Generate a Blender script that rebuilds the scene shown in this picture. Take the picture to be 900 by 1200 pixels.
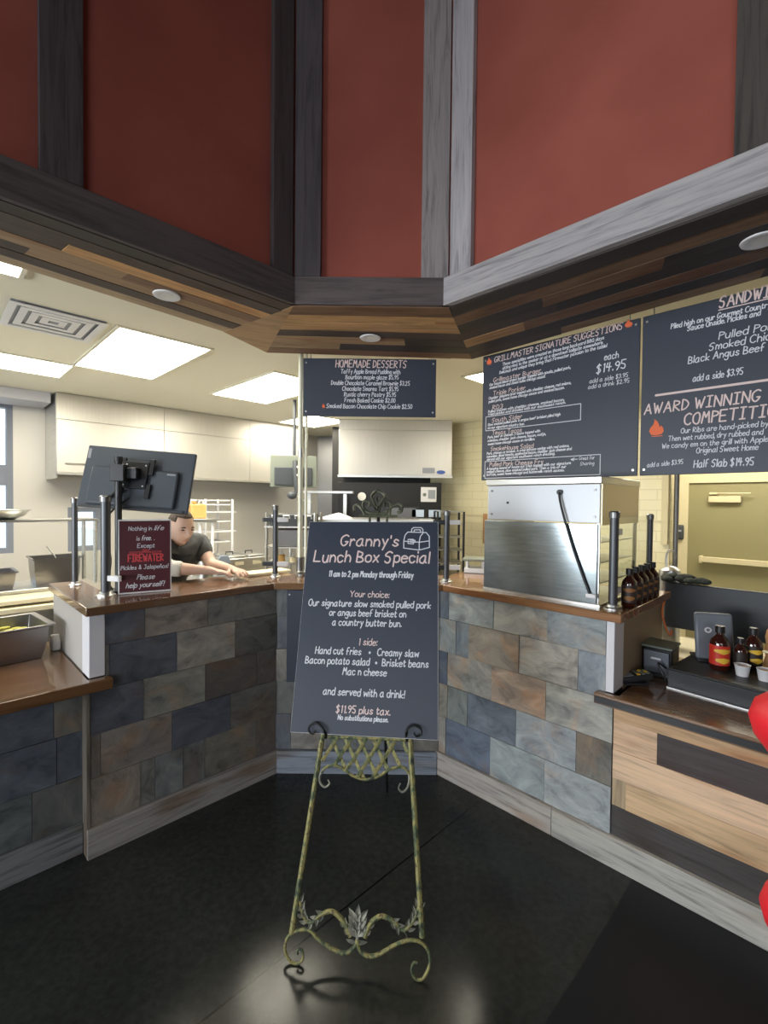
import bpy, bmesh, math, random
from mathutils import Vector, Matrix
random.seed(7)
for o in list(bpy.data.objects): bpy.data.objects.remove(o)
sc = bpy.context.scene
COL = sc.collection
PI = math.pi
S = 2 ** -.5

# ------------------------------------------------------------------ camera, light, exposure
cam = bpy.data.cameras.new('camera'); cam_o = bpy.data.objects.new('camera', cam); COL.objects.link(cam_o)
cam.sensor_fit = 'HORIZONTAL'; cam.sensor_width = 36; cam.lens = 36 * 545 / 900
cam.clip_start = .02; cam.clip_end = 100
_p = math.radians(1.2); _r = .0105
_f = Vector((0, math.cos(_p), -math.sin(_p))); _x = Vector((1, 0, 0)); _u = _x.cross(_f)
_rt = _x * math.cos(_r) + _u * math.sin(_r); _up = _u * math.cos(_r) - _x * math.sin(_r)
mw = Matrix((_rt, _up, -_f)).transposed().to_4x4(); mw.translation = (0, 0, 1.65)
cam_o.matrix_world = mw
sc.camera = cam_o
sc.view_settings.view_transform = 'Standard'; sc.view_settings.look = 'None'
sc.view_settings.gamma = 1; sc.view_settings.use_curve_mapping = False
sc.view_settings.exposure = 0.0

w = bpy.data.worlds.new('world'); sc.world = w; w.use_nodes = True
bg = w.node_tree.nodes['Background']; bg.inputs[0].default_value = (.80, .88, 1, 1); bg.inputs[1].default_value = 1.6

def area(name, loc, target, sx, sy, power, col):
    l = bpy.data.lights.new(name, 'AREA'); l.shape = 'RECTANGLE'; l.size = sx; l.size_y = sy; l.energy = power; l.color = col
    o = bpy.data.objects.new(name, l); COL.objects.link(o); o.location = loc
    o.rotation_euler = (Vector(target) - Vector(loc)).to_track_quat('-Z', 'Y').to_euler()
    return o
# daylight coming in through the dining room windows (left and behind the camera)
area('daylight_left_window', (-4.45, -1.3, 1.45), (1.2, .6, 1.5), 3.3, 1.1, 255, (.92, .96, 1))
area('daylight_rear_window', (-.9, -4.35, 2.0), (.6, 2, 1.2), 3.0, 2.2, 70, (.92, .96, 1))
LAMP = 23      # strength of the kitchen ceiling panels

# ------------------------------------------------------------------ frames
CL = Vector((-.645, 2.81, 0)); CR = Vector((.345, 2.82, 0))
def LF(u, v, z=0): return CL + Vector((S, S, 0)) * u + Vector((-S, S, 0)) * v + Vector((0, 0, z))
def RF(u, v, z=0): return CR + Vector((S, -S, 0)) * u + Vector((S, S, 0)) * v + Vector((0, 0, z))
RL, RR = PI / 4, -PI / 4

# ------------------------------------------------------------------ materials
def mat(name, col=(.5, .5, .5), rough=.5, metal=0, attr=False, emis=None, coat=0, spec=None):
    m = bpy.data.materials.new(name); m.use_nodes = True
    nt = m.node_tree; b = nt.nodes['Principled BSDF']
    b.inputs['Base Color'].default_value = (*col, 1); b.inputs['Roughness'].default_value = rough
    b.inputs['Metallic'].default_value = metal
    if coat: b.inputs['Coat Weight'].default_value = coat
    if spec is not None: b.inputs['Specular IOR Level'].default_value = spec
    if emis:
        b.inputs['Emission Color'].default_value = (*emis[0], 1); b.inputs['Emission Strength'].default_value = emis[1]
    return m
def N(m, t, **k):
    n = m.node_tree.nodes.new(t)
    for a, v in k.items():
        if a in n.inputs: n.inputs[a].default_value = v
        else: setattr(n, a, v)
    return n
def link(m, a, b): m.node_tree.links.new(a, b)
def bsdf(m): return m.node_tree.nodes['Principled BSDF']
def coords(m, kind='Object', scale=(1, 1, 1), rot=(0, 0, 0)):
    t = N(m, 'ShaderNodeTexCoord'); mp = N(m, 'ShaderNodeMapping')
    mp.inputs['Scale'].default_value = scale; mp.inputs['Rotation'].default_value = rot
    link(m, t.outputs[kind], mp.inputs['Vector']); return mp.outputs[0]
def ramp(m, fac, stops):
    r = N(m, 'ShaderNodeValToRGB'); cr = r.color_ramp
    while len(cr.elements) < len(stops): cr.elements.new(.5)
    for e, (p, c) in zip(cr.elements, stops): e.position = p; e.color = (*c, 1) if len(c) == 3 else c
    link(m, fac, r.inputs[0]); return r.outputs[0]
def mix(m, a, b, fac, mode='MIX'):
    x = N(m, 'ShaderNodeMix', data_type='RGBA', blend_type=mode)
    for s, v in ((0, fac), (6, a), (7, b)):
        if isinstance(v, (int, float)): x.inputs[s].default_value = v
        elif isinstance(v, tuple): x.inputs[s].default_value = (*v, 1)
        else: link(m, v, x.inputs[s])
    return x.outputs[2]
def noise(m, vec, scale, detail=4, rough=.55, dist=0):
    n = N(m, 'ShaderNodeTexNoise', Scale=scale, Detail=detail, Roughness=rough, Distortion=dist)
    link(m, vec, n.inputs['Vector']); return n.outputs[0]
def bump(m, h, strength=.2, dist=.01):
    b = N(m, 'ShaderNodeBump', Strength=strength, Distance=dist); link(m, h, b.inputs['Height'])
    link(m, b.outputs[0], bsdf(m).inputs['Normal'])
def speckle(m, lo, hi, scale, detail=4, sc3=(1, 1, 1), kind='Object', mode=None, p=(.3, .7), bmp=0, dist=0):
    """colour varied by noise between lo and hi"""
    f = noise(m, coords(m, kind, sc3), scale, detail, dist=dist)
    c = ramp(m, f, [(p[0], lo), (p[1], hi)]); link(m, c, bsdf(m).inputs['Base Color'])
    if bmp: bump(m, f, bmp)
    return c
def attr_col(m): return N(m, 'ShaderNodeAttribute', attribute_name='Col').outputs[0]

M = {}
# slate cladding: each slab has its own colour, clouded and veined
m = M['slate'] = mat('slate', rough=.55)
uv = coords(m, 'UV')
a = noise(m, coords(m, 'UV', (1, 1.7, 1), (0, 0, .5)), 6, 10, .68, .9); b = noise(m, uv, 3.4, 5, .6, .8)
c1 = mix(m, attr_col(m), ramp(m, a, [(.30, (.42, .43, .45)), (.44, (.85, .85, .86)), (.56, (1.08, 1.07, 1.05)), (.72, (1.5, 1.46, 1.38))]), 1, 'MULTIPLY')
c1 = mix(m, c1, mix(m, c1, (1.22, .90, .68), 1, 'MULTIPLY'), ramp(m, b, [(.54, (0, 0, 0)), (.66, (.8, .8, .8))]))
c1 = mix(m, c1, mix(m, c1, (.5, .48, .46), 1, 'MULTIPLY'), ramp(m, b, [(.30, (.8, .8, .8)), (.42, (0, 0, 0))]))
link(m, c1, bsdf(m).inputs['Base Color']); bump(m, a, .6, .008)
# plank timber: grain along u
def timber(name, rough=.6, dark=.55, knots=True, bm=.2):
    m = mat(name, rough=rough)
    uvg = coords(m, 'UV', (1.6, 26, 1)); g = noise(m, uvg, 1.6, 6, .65, .8)
    c = mix(m, attr_col(m), ramp(m, g, [(.28, (dark, dark, dark)), (.5, (1, 1, 1)), (.74, (1.25, 1.22, 1.18))]), 1, 'MULTIPLY')
    if knots:
        k = noise(m, coords(m, 'UV', (2.2, 7, 1)), 1.1, 2, .4, .3)
        c = mix(m, c, mix(m, c, (.70, .52, .40), 1, 'MULTIPLY'), ramp(m, k, [(.55, (0, 0, 0)), (.7, (.9, .9, .9))]))
    link(m, c, bsdf(m).inputs['Base Color']); bump(m, g, bm, .004)
    return m
M['plank'] = timber('plank_timber'); M['beam'] = timber('barn_timber', .75, .4, False, .5)
M['board_grey'] = timber('weathered_board', .75, .30, True, .6)
M['bartop'] = timber('varnished_bar_timber', .2, .6, True, .05); bsdf(M['bartop']).inputs['Coat Weight'].default_value = .5
m = M['red'] = mat('red_plaster', rough=.85); speckle(m, (.255, .060, .040), (.33, .086, .060), 2.2, 5, bmp=.08)
m = M['concrete'] = mat('polished_concrete', rough=.28)
oc = coords(m, 'Object'); f1 = noise(m, oc, 1.3, 6, .6, .4); f2 = noise(m, oc, 35, 3, .6)
base = ramp(m, f1, [(.3, (.016, .018, .018)), (.7, (.036, .039, .035))])
base = mix(m, base, ramp(m, f2, [(.35, (.75, .75, .75)), (.7, (1.2, 1.2, 1.2))]), 1, 'MULTIPLY')
# control joints and the darker floor area run along the left bar wall: measured across it
sep = N(m, 'ShaderNodeSeparateXYZ'); link(m, coords(m, 'Object', rot=(0, 0, -PI / 4)), sep.inputs[0])
def mth(m, op, a, b=0.0):
    n = N(m, 'ShaderNodeMath', operation=op)
    for i, v in enumerate((a, b)):
        if isinstance(v, (int, float)): n.inputs[i].default_value = v
        else: link(m, v, n.inputs[i])
    return n.outputs[0]
yy = sep.outputs[1]     # = v + const across the L direction
OFF = (-S * CL.x + S * CL.y)
vv = mth(m, 'SUBTRACT', yy, OFF)            # v, minus towards the customers
j = mth(m, 'LESS_THAN', mth(m, 'ABSOLUTE', mth(m, 'ADD', vv, 1.03)), .004)
dk = mth(m, 'LESS_THAN', mth(m, 'ADD', vv, mth(m, 'MULTIPLY', f1, .06)), -1.77)
base = mix(m, base, (.008, .009, .012), dk)
base = mix(m, base, (.003, .003, .003), j)
link(m, base, bsdf(m).inputs['Base Color'])
rg = mth(m, 'ADD', mth(m, 'MULTIPLY', f1, .16), .10); rg = mth(m, 'ADD', rg, mth(m, 'MULTIPLY', dk, .25)); link(m, rg, bsdf(m).inputs['Roughness'])
bsdf(m).inputs['Specular IOR Level'].default_value = .3
m = M['steel'] = mat('brushed_steel', (.62, .62, .60), .32, 1); f = noise(m, coords(m, 'Object', (2, 2, 90)), 3, 3)
link(m, ramp(m, f, [(.3, (.52, .52, .51)), (.7, (.70, .70, .68))]), bsdf(m).inputs['Base Color'])
m = M['hood'] = mat('hood_steel', (.66, .64, .60), .42, .85)
f = noise(m, coords(m, 'Object', (60, 60, 1)), 2, 3); link(m, ramp(m, f, [(.3, (.545, .53, .50)), (.7, (.585, .565, .53))]), bsdf(m).inputs['Base Color'])
M['steel_wall'] = mat('steel_wall_sheet', (.60, .58, .54), .45, .3)
M['steel_dark'] = mat('dim_steel', (.20, .20, .20), .35, .9)
m = M['pan'] = mat('pan_steel', (.36, .35, .35), .33, 1)
M['cream'] = mat('cream_paint', (.70, .66, .52), .6); M['ceil'] = mat('ceiling_paint', (.80, .77, .64), .8)
m = M['tile'] = mat('cream_glazed_tile', (.74, .68, .45), .3)
br = N(m, 'ShaderNodeTexBrick', Scale=1); br.inputs['Color1'].default_value = (.74, .68, .46, 1); br.inputs['Color2'].default_value = (.70, .64, .42, 1)
br.inputs['Mortar'].default_value = (.60, .54, .35, 1); br.inputs['Brick Width'].default_value = .30; br.inputs['Row Height'].default_value = .10; br.inputs['Mortar Size'].default_value = .004
link(m, coords(m, 'Object', rot=(PI / 2, 0, 0)), br.inputs['Vector']); link(m, br.outputs[0], bsdf(m).inputs['Base Color'])
M['wallpaint'] = mat('tan_wall_paint', (.55, .50, .36), .7)
M['door'] = mat('olive_door_paint', (.27, .245, .125), .5); M['doorframe'] = mat('cream_frame_paint', (.62, .55, .36), .55)
M['white'] = mat('white_plastic', (.74, .74, .76), .45); M['trimwhite'] = mat('white_corner_trim', (.66, .66, .70), .5)
M['lamp'] = mat('ceiling_panel_diffuser', (.9, .9, .9), .5, emis=((1, .93, .76), LAMP))
M['black'] = mat('black_plastic', (.018, .019, .022), .42); M['dark'] = mat('charcoal_plastic', (.045, .052, .062), .5)
M['mon'] = mat('monitor_back_plastic', (.065, .08, .10), .45); M['blackmetal'] = mat('black_powder_coat', (.03, .032, .036), .38, .3)
M['blacksteel'] = mat('black_steel', (.022, .021, .020), .35, .5)  # near-black steel of the smoker and the wall behind it
M['postgrey'] = mat('grey_post_metal', (.10, .105, .115), .4, .7)
M['board'] = mat('navy_chalkboard', (.034, .043, .068), .45)
M['ink'] = mat('chalk_white_ink', (.74, .76, .82), .7); M['inkpink'] = mat('pale_pink_ink', (.80, .64, .62), .7)
M['foam'] = mat('foam_board_edge', (.80, .80, .82), .6)
M['flame'] = mat('flame_orange_ink', (.85, .17, .06), .6)
M['maroon'] = mat('maroon_print', (.085, .018, .026), .45); M['logo'] = mat('logo_red_ink', (.62, .07, .08), .5)
m = M['railwood'] = mat('yellow_edge_trim', (.78, .66, .26), .5)
m = M['patina'] = mat('verdigris_iron', rough=.6, metal=.25)
f = noise(m, coords(m, 'Object', (1, 1, .6)), 34, 6, .7)
link(m, ramp(m, f, [(.34, (.018, .02, .014)), (.44, (.08, .11, .055)), (.52, (.24, .22, .08)), (.58, (.31, .27, .10)), (.64, (.05, .055, .03)), (.72, (.24, .10, .03))]), bsdf(m).inputs['Base Color'])
m = M['patgrey'] = mat('greyed_iron', rough=.6, metal=.3); speckle(m, (.06, .062, .05), (.40, .39, .32), 30, 4)
M['iron'] = mat('black_iron', (.02, .021, .020), .45, .6); m = M['irongreen'] = mat('dark_green_iron', rough=.5, metal=.4); speckle(m, (.02, .025, .017), (.17, .18, .12), 24, 3)
m = M['glass'] = mat('clear_glass'); nt = m.node_tree
tr = N(m, 'ShaderNodeBsdfTransparent'); tr.inputs[0].default_value = (.95, .97, .96, 1); gl = N(m, 'ShaderNodeBsdfGlossy', Roughness=.02)
ms = N(m, 'ShaderNodeMixShader'); fr = N(m, 'ShaderNodeFresnel', IOR=1.4)
ge = N(m, 'ShaderNodeNewGeometry'); inv = N(m, 'ShaderNodeMath', operation='SUBTRACT'); inv.inputs[0].default_value = 1; link(m, ge.outputs['Backfacing'], inv.inputs[1])
mu = N(m, 'ShaderNodeMath', operation='MULTIPLY'); link(m, fr.outputs[0], mu.inputs[0]); link(m, inv.outputs[0], mu.inputs[1]); link(m, mu.outputs[0], ms.inputs[0]); link(m, tr.outputs[0], ms.inputs[1]); link(m, gl.outputs[0], ms.inputs[2]); link(m, ms.outputs[0], nt.nodes['Material Output'].inputs[0])
M['sauce'] = mat('dark_sauce_glass', (.035, .008, .005), .12, coat=.6); M['cap'] = mat('black_cap', (.012, .012, .013), .4)
M['lab_red'] = mat('red_label', (.60, .035, .02), .45); M['lab_yellow'] = mat('yellow_print', (.80, .50, .05), .45)
M['lab_dark'] = mat('dark_label', (.03, .02, .018), .5); M['lab_orange'] = mat('orange_print', (.26, .11, .025), .5)
M['paper'] = mat('white_paper', (.80, .79, .76), .7); M['cuttingboard'] = mat('cream_cutting_board', (.78, .70, .50), .5)
M['orange'] = mat('orange_plastic', (.80, .20, .05), .5); M['wood_tan'] = mat('tan_wood', (.42, .22, .09), .5)
M['pickle'] = mat('yellow_green_pickles', (.52, .50, .10), .4); M['yellowliq'] = mat('yellow_oil', (.60, .36, .12), .4)
M['skin'] = mat('skin', (.64, .42, .33), .55); bsdf(M['skin']).inputs['Subsurface Weight'].default_value = .05
m = M['hair'] = mat('short_dark_hair', rough=.8); speckle(m, (.035, .024, .018), (.10, .07, .055), 80, 3)
M['sleeve'] = mat('pale_grey_knit', (.58, .56, .53), .9); m = M['shirt'] = mat('charcoal_shirt', rough=.9); speckle(m, (.045, .05, .055), (.12, .125, .13), 14, 3)
M['apron'] = mat('black_apron', (.03, .033, .037), .85); M['trouser'] = mat('dark_trousers', (.03, .03, .04), .9)
M['eye'] = mat('dark_eye', (.03, .02, .02), .3); M['lip'] = mat('lip', (.48, .22, .18), .5)
M['tabgrey'] = mat('slate_grey_plastic', (.17, .19, .22), .4); M['blue'] = mat('blue_ink', (.06, .12, .42), .5)
M['towel'] = mat('blue_grey_cloth', (.26, .31, .38), .95); M['stool'] = mat('grey_green_plastic', (.17, .19, .16), .5)
M['redvinyl'] = mat('glossy_red_vinyl', (.83, .018, .030), .5)
M['brass'] = mat('galvanised_pole', (.68, .68, .56), .4, .5); M['labelgrey'] = mat('grey_label', (.30, .32, .36), .5)
M['bluegrey'] = mat('blue_reflection_tint', (.55, .66, .85), .3)  # blue reflection on the smoker glass, put in as flat colour
m = M['foliage'] = mat('black_cloth', rough=.9); speckle(m, (.012, .016, .014), (.05, .06, .05), 20, 3)
M['grout'] = mat('dark_grout', (.05, .05, .05), .9)

# ------------------------------------------------------------------ mesh building
class G:
    def __init__(s): s.v = []; s.f = []; s.c = []; s.uv = []; s.T = Matrix.Identity(4)
    def add(s, vs, fs, col=(1, 1, 1), uvs=None):
        n = len(s.v); s.v += [tuple(s.T @ Vector(p)) for p in vs]
        for i, f in enumerate(fs):
            s.f.append([n + k for k in f]); s.c.append(col); s.uv.append(uvs[i] if uvs else [(0, 0)] * len(f))
        return s
    def box(s, x0, x1, y0, y1, z0, z1, col=(1, 1, 1)):
        vs = [(x, y, z) for x in (x0, x1) for y in (y0, y1) for z in (z0, z1)]
        fs = [(0, 1, 3, 2), (4, 6, 7, 5), (0, 4, 5, 1), (2, 3, 7, 6), (0, 2, 6, 4), (1, 5, 7, 3)]
        d = (abs(x1 - x0), abs(y1 - y0), abs(z1 - z0)); la = d.index(max(d)); ro, rv = random.uniform(0, 40), random.uniform(0, 40)
        uvs = []
        for f in fs:
            pts = [vs[i] for i in f]; ax = [k for k in range(3) if max(p[k] for p in pts) - min(p[k] for p in pts) > 1e-9] or [0, 1]
            if la in ax: o = [k for k in ax if k != la]; uvs.append([(p[la] + ro, (p[o[0]] if o else 0) + rv) for p in pts])
            else: uvs.append([(p[ax[0]] * .15 + ro, (p[ax[-1]]) + rv) for p in pts])
        return s.add(vs, fs, col, uvs)
    def cbox(s, c, d, col=(1, 1, 1)): return s.box(c[0] - d[0] / 2, c[0] + d[0] / 2, c[1] - d[1] / 2, c[1] + d[1] / 2, c[2] - d[2] / 2, c[2] + d[2] / 2, col)
    def tube(s, pts, r, seg=10, caps=True, flat=1.0, col=(1, 1, 1)):
        P = [Vector(p) for p in pts]; R = r if isinstance(r, (list, tuple)) else [r] * len(P)
        vs = []; fs = []; up = None
        for i, p in enumerate(P):
            t = (P[min(i + 1, len(P) - 1)] - P[max(i - 1, 0)])
            t = t.normalized() if t.length > 1e-9 else Vector((0, 0, 1))
            if up is None:
                up = Vector((0, 1, 0)) if abs(t.y) < .9 else Vector((1, 0, 0))
            a = (up - t * up.dot(t)); a = a.normalized() if a.length > 1e-6 else t.orthogonal().normalized(); b = t.cross(a); up = a
            for k in range(seg):
                q = 2 * PI * k / seg; vs.append(p + a * math.cos(q) * R[i] + b * math.sin(q) * R[i] * flat)
        for i in range(len(P) - 1):
            for k in range(seg):
                k2 = (k + 1) % seg; fs.append((i * seg + k, i * seg + k2, (i + 1) * seg + k2, (i + 1) * seg + k))
        if caps: fs.append(tuple(reversed(range(seg)))); fs.append(tuple((len(P) - 1) * seg + k for k in range(seg)))
        return s.add(vs, fs, col)
    def cyl(s, p0, p1, r0, r1=None, seg=16, col=(1, 1, 1)): return s.tube([p0, p1], [r0, r0 if r1 is None else r1], seg, col=col)
    def lathe(s, prof, seg=20, c=(0, 0, 0), sx=1, sy=1, col=(1, 1, 1)):
        vs = [(c[0] + r * math.cos(2 * PI * k / seg) * sx, c[1] + r * math.sin(2 * PI * k / seg) * sy, c[2] + z) for r, z in prof for k in range(seg)]
        fs = [(i * seg + k, i * seg + (k + 1) % seg, (i + 1) * seg + (k + 1) % seg, (i + 1) * seg + k) for i in range(len(prof) - 1) for k in range(seg)]
        if prof[0][0] > 1e-6: fs.append(tuple(reversed(range(seg))))
        if prof[-1][0] > 1e-6: fs.append(tuple((len(prof) - 1) * seg + k for k in range(seg)))
        return s.add(vs, fs, col)
    def ell(s, c, r, seg=16, rings=10, col=(1, 1, 1)):
        prof = [(math.sin(PI * i / rings), -math.cos(PI * i / rings)) for i in range(rings + 1)]
        vs = [(c[0] + a * math.cos(2 * PI * k / seg) * r[0], c[1] + a * math.sin(2 * PI * k / seg) * r[1], c[2] + z * r[2]) for a, z in prof for k in range(seg)]
        fs = [(i * seg + k, i * seg + (k + 1) % seg, (i + 1) * seg + (k + 1) % seg, (i + 1) * seg + k) for i in range(rings) for k in range(seg)]
        return s.add(vs, fs, col)
    def prism(s, poly, y0, y1, col=(1, 1, 1)):      # polygon in x,z extruded along y
        n = len(poly); vs = [(x, y0, z) for x, z in poly] + [(x, y1, z) for x, z in poly]
        fs = [tuple(range(n)), tuple(reversed(range(n, 2 * n)))] + [(i, i + n, (i + 1) % n + n, (i + 1) % n) for i in range(n)]
        return s.add(vs, fs, col)
    def slab(s, poly, z0, z1, col=(1, 1, 1), uvdir=None):        # polygon in x,y extruded along z
        n = len(poly); vs = [(x, y, z0) for x, y in poly] + [(x, y, z1) for x, y in poly]
        fs = [tuple(reversed(range(n))), tuple(range(n, 2 * n))] + [(i, (i + 1) % n, (i + 1) % n + n, i + n) for i in range(n)]
        uvs = None
        if uvdir:
            ro = random.uniform(0, 40); d = Vector(uvdir).normalized(); e = Vector((-d.y, d.x))
            uvs = [[(Vector(vs[i][:2]).dot(d) + ro, Vector(vs[i][:2]).dot(e) + ro + vs[i][2]) for i in f] for f in fs]
        return s.add(vs, fs, col, uvs)

def build(name, g, m, parent=None, bev=0, smooth=True, ang=35):
    me = bpy.data.meshes.new(name); me.from_pydata(g.v, [], g.f); me.update()
    bm = bmesh.new(); bm.from_mesh(me); bmesh.ops.remove_doubles(bm, verts=bm.verts, dist=1e-6) if not bev and len(g.v) < 4000 and False else None
    bmesh.ops.recalc_face_normals(bm, faces=bm.faces); bm.to_mesh(me); bm.free()
    ca = me.color_attributes.new('Col', 'FLOAT_COLOR', 'CORNER'); ul = me.uv_layers.new(name='UVMap')
    for p in me.polygons:
        c = g.c[p.index] if p.index < len(g.c) else (1, 1, 1); uvs = g.uv[p.index]
        src = g.f[p.index]; mp = {vi: uvs[i] for i, vi in enumerate(src)}
        for li in p.loop_indices:
            ca.data[li].color = (*c, 1); ul.data[li].uv = mp.get(me.loops[li].vertex_index, (0, 0))
    if smooth:
        for p in me.polygons: p.use_smooth = True
        me.set_sharp_from_angle(angle=math.radians(ang))
    me.materials.append(M[m] if isinstance(m, str) else m)
    o = bpy.data.objects.new(name, me); COL.objects.link(o)
    if parent: o.parent = parent
    if bev:
        b = o.modifiers.new('bevel', 'BEVEL'); b.width = bev; b.segments = 2; b.limit_method = 'ANGLE'; b.angle_limit = math.radians(40)
    return o
def thing(name, label, cat, loc=(0, 0, 0), rotz=0, group=None, rot=None):
    o = bpy.data.objects.new(name, None); COL.objects.link(o); o.empty_display_size = .05
    o.location = loc; o.rotation_euler = rot or (0, 0, rotz); o['label'] = label; o['category'] = cat
    if group: o['group'] = group
    return o
def single(name, g, m, label, cat, loc=(0, 0, 0), rotz=0, group=None, bev=0, rot=None):
    o = build(name, g, m, bev=bev); o.location = loc; o.rotation_euler = rot or (0, 0, rotz); o['label'] = label; o['category'] = cat
    if group: o['group'] = group
    return o
def struct(name, g, m, loc=(0, 0, 0), rotz=0, bev=0, parent=None, label=None):
    o = build(name, g, m, parent, bev=bev); o.location = loc; o.rotation_euler = (0, 0, rotz)
    if not parent:
        o['kind'] = 'structure'
    if label: o['label'] = label
    return o
def dup(root, loc, rotz=None, label=None):
    def cp(o, par):
        c = o.copy(); COL.objects.link(c)
        if par: c.parent = par
        for ch in o.children: cp(ch, c)
        return c
    r = cp(root, None); r.location = loc
    if rotz is not None: r.rotation_euler = (0, 0, rotz)
    if label: r['label'] = label
    return r

# ------------------------------------------------------------------ hand lettering (single-stroke marker alphabet)
GL = {
'a': '~45 25 03 01 10 30 43;45 41 50', 'b': '08 00;~03 25 44 42 30 10 01', 'c': '~44 25 04 02 10 30 41', 'd': '~44 25 04 01 10 30 42;48 40',
'e': '~03 43 44 25 04 01 20 41', 'f': '~48 28 16 10;04 34', 'g': '~44 25 04 02 11 31 44;~45 4a 3c 1c 0b', 'h': '08 00;~03 25 43 40', 'i': '05 00;07 08',
'j': '~25 2a 1c 0b;27 28', 'k': '08 00;44 02 40', 'l': '08 00', 'm': '05 00;~03 15 33 30;~33 55 63 60', 'n': '05 00;~03 25 43 40', 'o': '~25 04 01 20 41 44 25',
'p': '05 0c;~04 25 44 41 20 01', 'q': '~44 25 04 01 20 42;45 4c', 'r': '05 00;~03 25 34', 's': '~44 25 14 13 32 41 20 01', 't': '~17 11 20 31;05 35',
'u': '~05 02 10 30 43;45 40', 'v': '05 20 45', 'w': '05 10 34 50 65', 'x': '05 40;45 00', 'y': '05 21;45 1c', 'z': '05 45 00 40',
'A': '00 38 60;13 53', 'B': '08 00;~08 37 46 34 04;~04 43 51 30 00', 'C': '~57 38 06 02 20 40 51', 'D': '08 00;~08 37 54 31 00', 'E': '58 08 00 50;04 44',
'F': '58 08 00;04 44', 'G': '~57 38 06 02 20 41 53;53 33', 'H': '08 00;58 50;04 54', 'I': '08 48;28 20;00 40', 'J': '~48 41 20 01;18 58', 'K': '08 00;58 03 50',
'L': '08 00 50', 'M': '00 18 34 58 60', 'N': '00 08 50 58', 'O': '~38 06 02 20 40 52 56 38', 'P': '08 00;~08 47 45 04', 'Q': '~38 06 02 20 40 52 56 38;32 60',
'R': '08 00;~08 47 45 04;04 50', 'S': '~57 38 17 05 34 42 30 10 01', 'T': '08 68;38 30', 'U': '~08 02 20 40 52 58', 'V': '08 30 68', 'W': '08 20 36 50 78',
'X': '08 50;58 00', 'Y': '08 34 68;34 30', 'Z': '08 58 00 50', '0': '~28 06 02 20 42 46 28', '1': '17 28 20', '2': '~06 28 46 33 00;00 50', '3': '~07 28 46 24;~24 43 31 10 01',
'4': '18 04 54;38 30', '5': '48 08 05;~05 34 42 30 01', '6': '~48 15 01 20 41 33 03', '7': '08 48 20', '8': '~24 06 28 46 24 02 20 42 24', '9': '~45 24 06 28 46 44 20',
'$': '~47 28 06 34 42 20 01;29 2a', '.': '00 01', ',': '01 0b', "'": '08 06', ':': '04 05;00 01', '!': '08 03;00 01', '&': '~50 16 28 36 02 20 53', '-': '03 33',
'*': '~13 24 33 22 13;23 24', '\u00f1': '05 00;~03 25 43 40;07 18 27 38', '<': '32 04 36;04 64'}
def _yv(ch): return {'a': -1, 'b': -2, 'c': -3}.get(ch, 0) if ch in 'abc' else int(ch)
def strokes(ch):
    out = []
    for st in GL[ch].split(';'):
        cur = st[0] == '~'; pts = [(int(t[0]), _yv(t[1])) for t in st.lstrip('~').split()]
        out.append((cur, pts))
    return out
def smooth_pts(p, n=4):
    q = []
    closed = p[0] == p[-1]
    for i in range(len(p) - 1):
        a = p[i - 1] if i else (p[-2] if closed else p[0]); b, c = p[i], p[i + 1]; d = p[i + 2] if i + 2 < len(p) else (p[1] if closed else p[-1])
        for k in range(n):
            t = k / n
            q.append(tuple(.5 * (2 * b[j] + (c[j] - a[j]) * t + (2 * a[j] - 5 * b[j] + 4 * c[j] - d[j]) * t * t + (3 * b[j] - a[j] - 3 * c[j] + d[j]) * t ** 3) for j in range(len(p[0]))))
    q.append(p[-1]); return q
def stroke_mesh(g, pts, wd, y):
    """flat ribbon with round ends in the x,z plane at depth y"""
    h = wd / 2; vs = []; fs = []; Y0 = y
    for i in range(len(pts) - 1):
        y = Y0 - (i % 4) * .00012
        (x0, z0), (x1, z1) = pts[i], pts[i + 1]; L = math.hypot(x1 - x0, z1 - z0)
        if L < 1e-7: continue
        dx, dz = (x1 - x0) / L, (z1 - z0) / L; nx, nz = -dz * h, dx * h; ex, ez = dx * h, dz * h; k = len(vs)
        vs += [(x0 + nx, y, z0 + nz), (x0 + nx * .5 - ex * .8, y, z0 + nz * .5 - ez * .8), (x0 - nx * .5 - ex * .8, y, z0 - nz * .5 - ez * .8), (x0 - nx, y, z0 - nz),
               (x1 - nx, y, z1 - nz), (x1 - nx * .5 + ex * .8, y, z1 - nz * .5 + ez * .8), (x1 + nx * .5 + ex * .8, y, z1 + nz * .5 + ez * .8), (x1 + nx, y, z1 + nz)]
        fs.append(tuple(range(k, k + 8)))
    g.add(vs, fs)
def twidth(s):
    x = 0
    for ch in s:
        if ch == ' ': x += 3.2
        else: x += max(p[0] for _, q in strokes(ch) for p in q) + 2.0
    return x - 2.0
def write(g, s, x0, z0, cap, x1=None, wt=None, y=-.0012, slant=.12, rise=0, center=None):
    """write s from x0 on baseline z0, capital height cap; x1 = right end (fits the width)"""
    k = cap / 8; W = twidth(s); kx = (x1 - x0) / W if x1 is not None else k * .85
    if center is not None: x0 = center - W * kx / 2
    wt = wt or cap * .13; x = 0; jit = random.Random(s)
    for ch in s:
        if ch == ' ': x += 3.2; continue
        mx = 0; dz = jit.uniform(-.25, .25)
        for cur, pts in strokes(ch):
            mx = max(mx, max(p[0] for p in pts))
            if cur: pts = smooth_pts(pts, 3 if cap > .03 else 2)
            stroke_mesh(g, [(x0 + (x + px + slant * py) * kx, z0 + (py + dz) * k + rise * (x + px) * kx) for px, py in pts], wt, y)
        x += mx + 2.0
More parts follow.
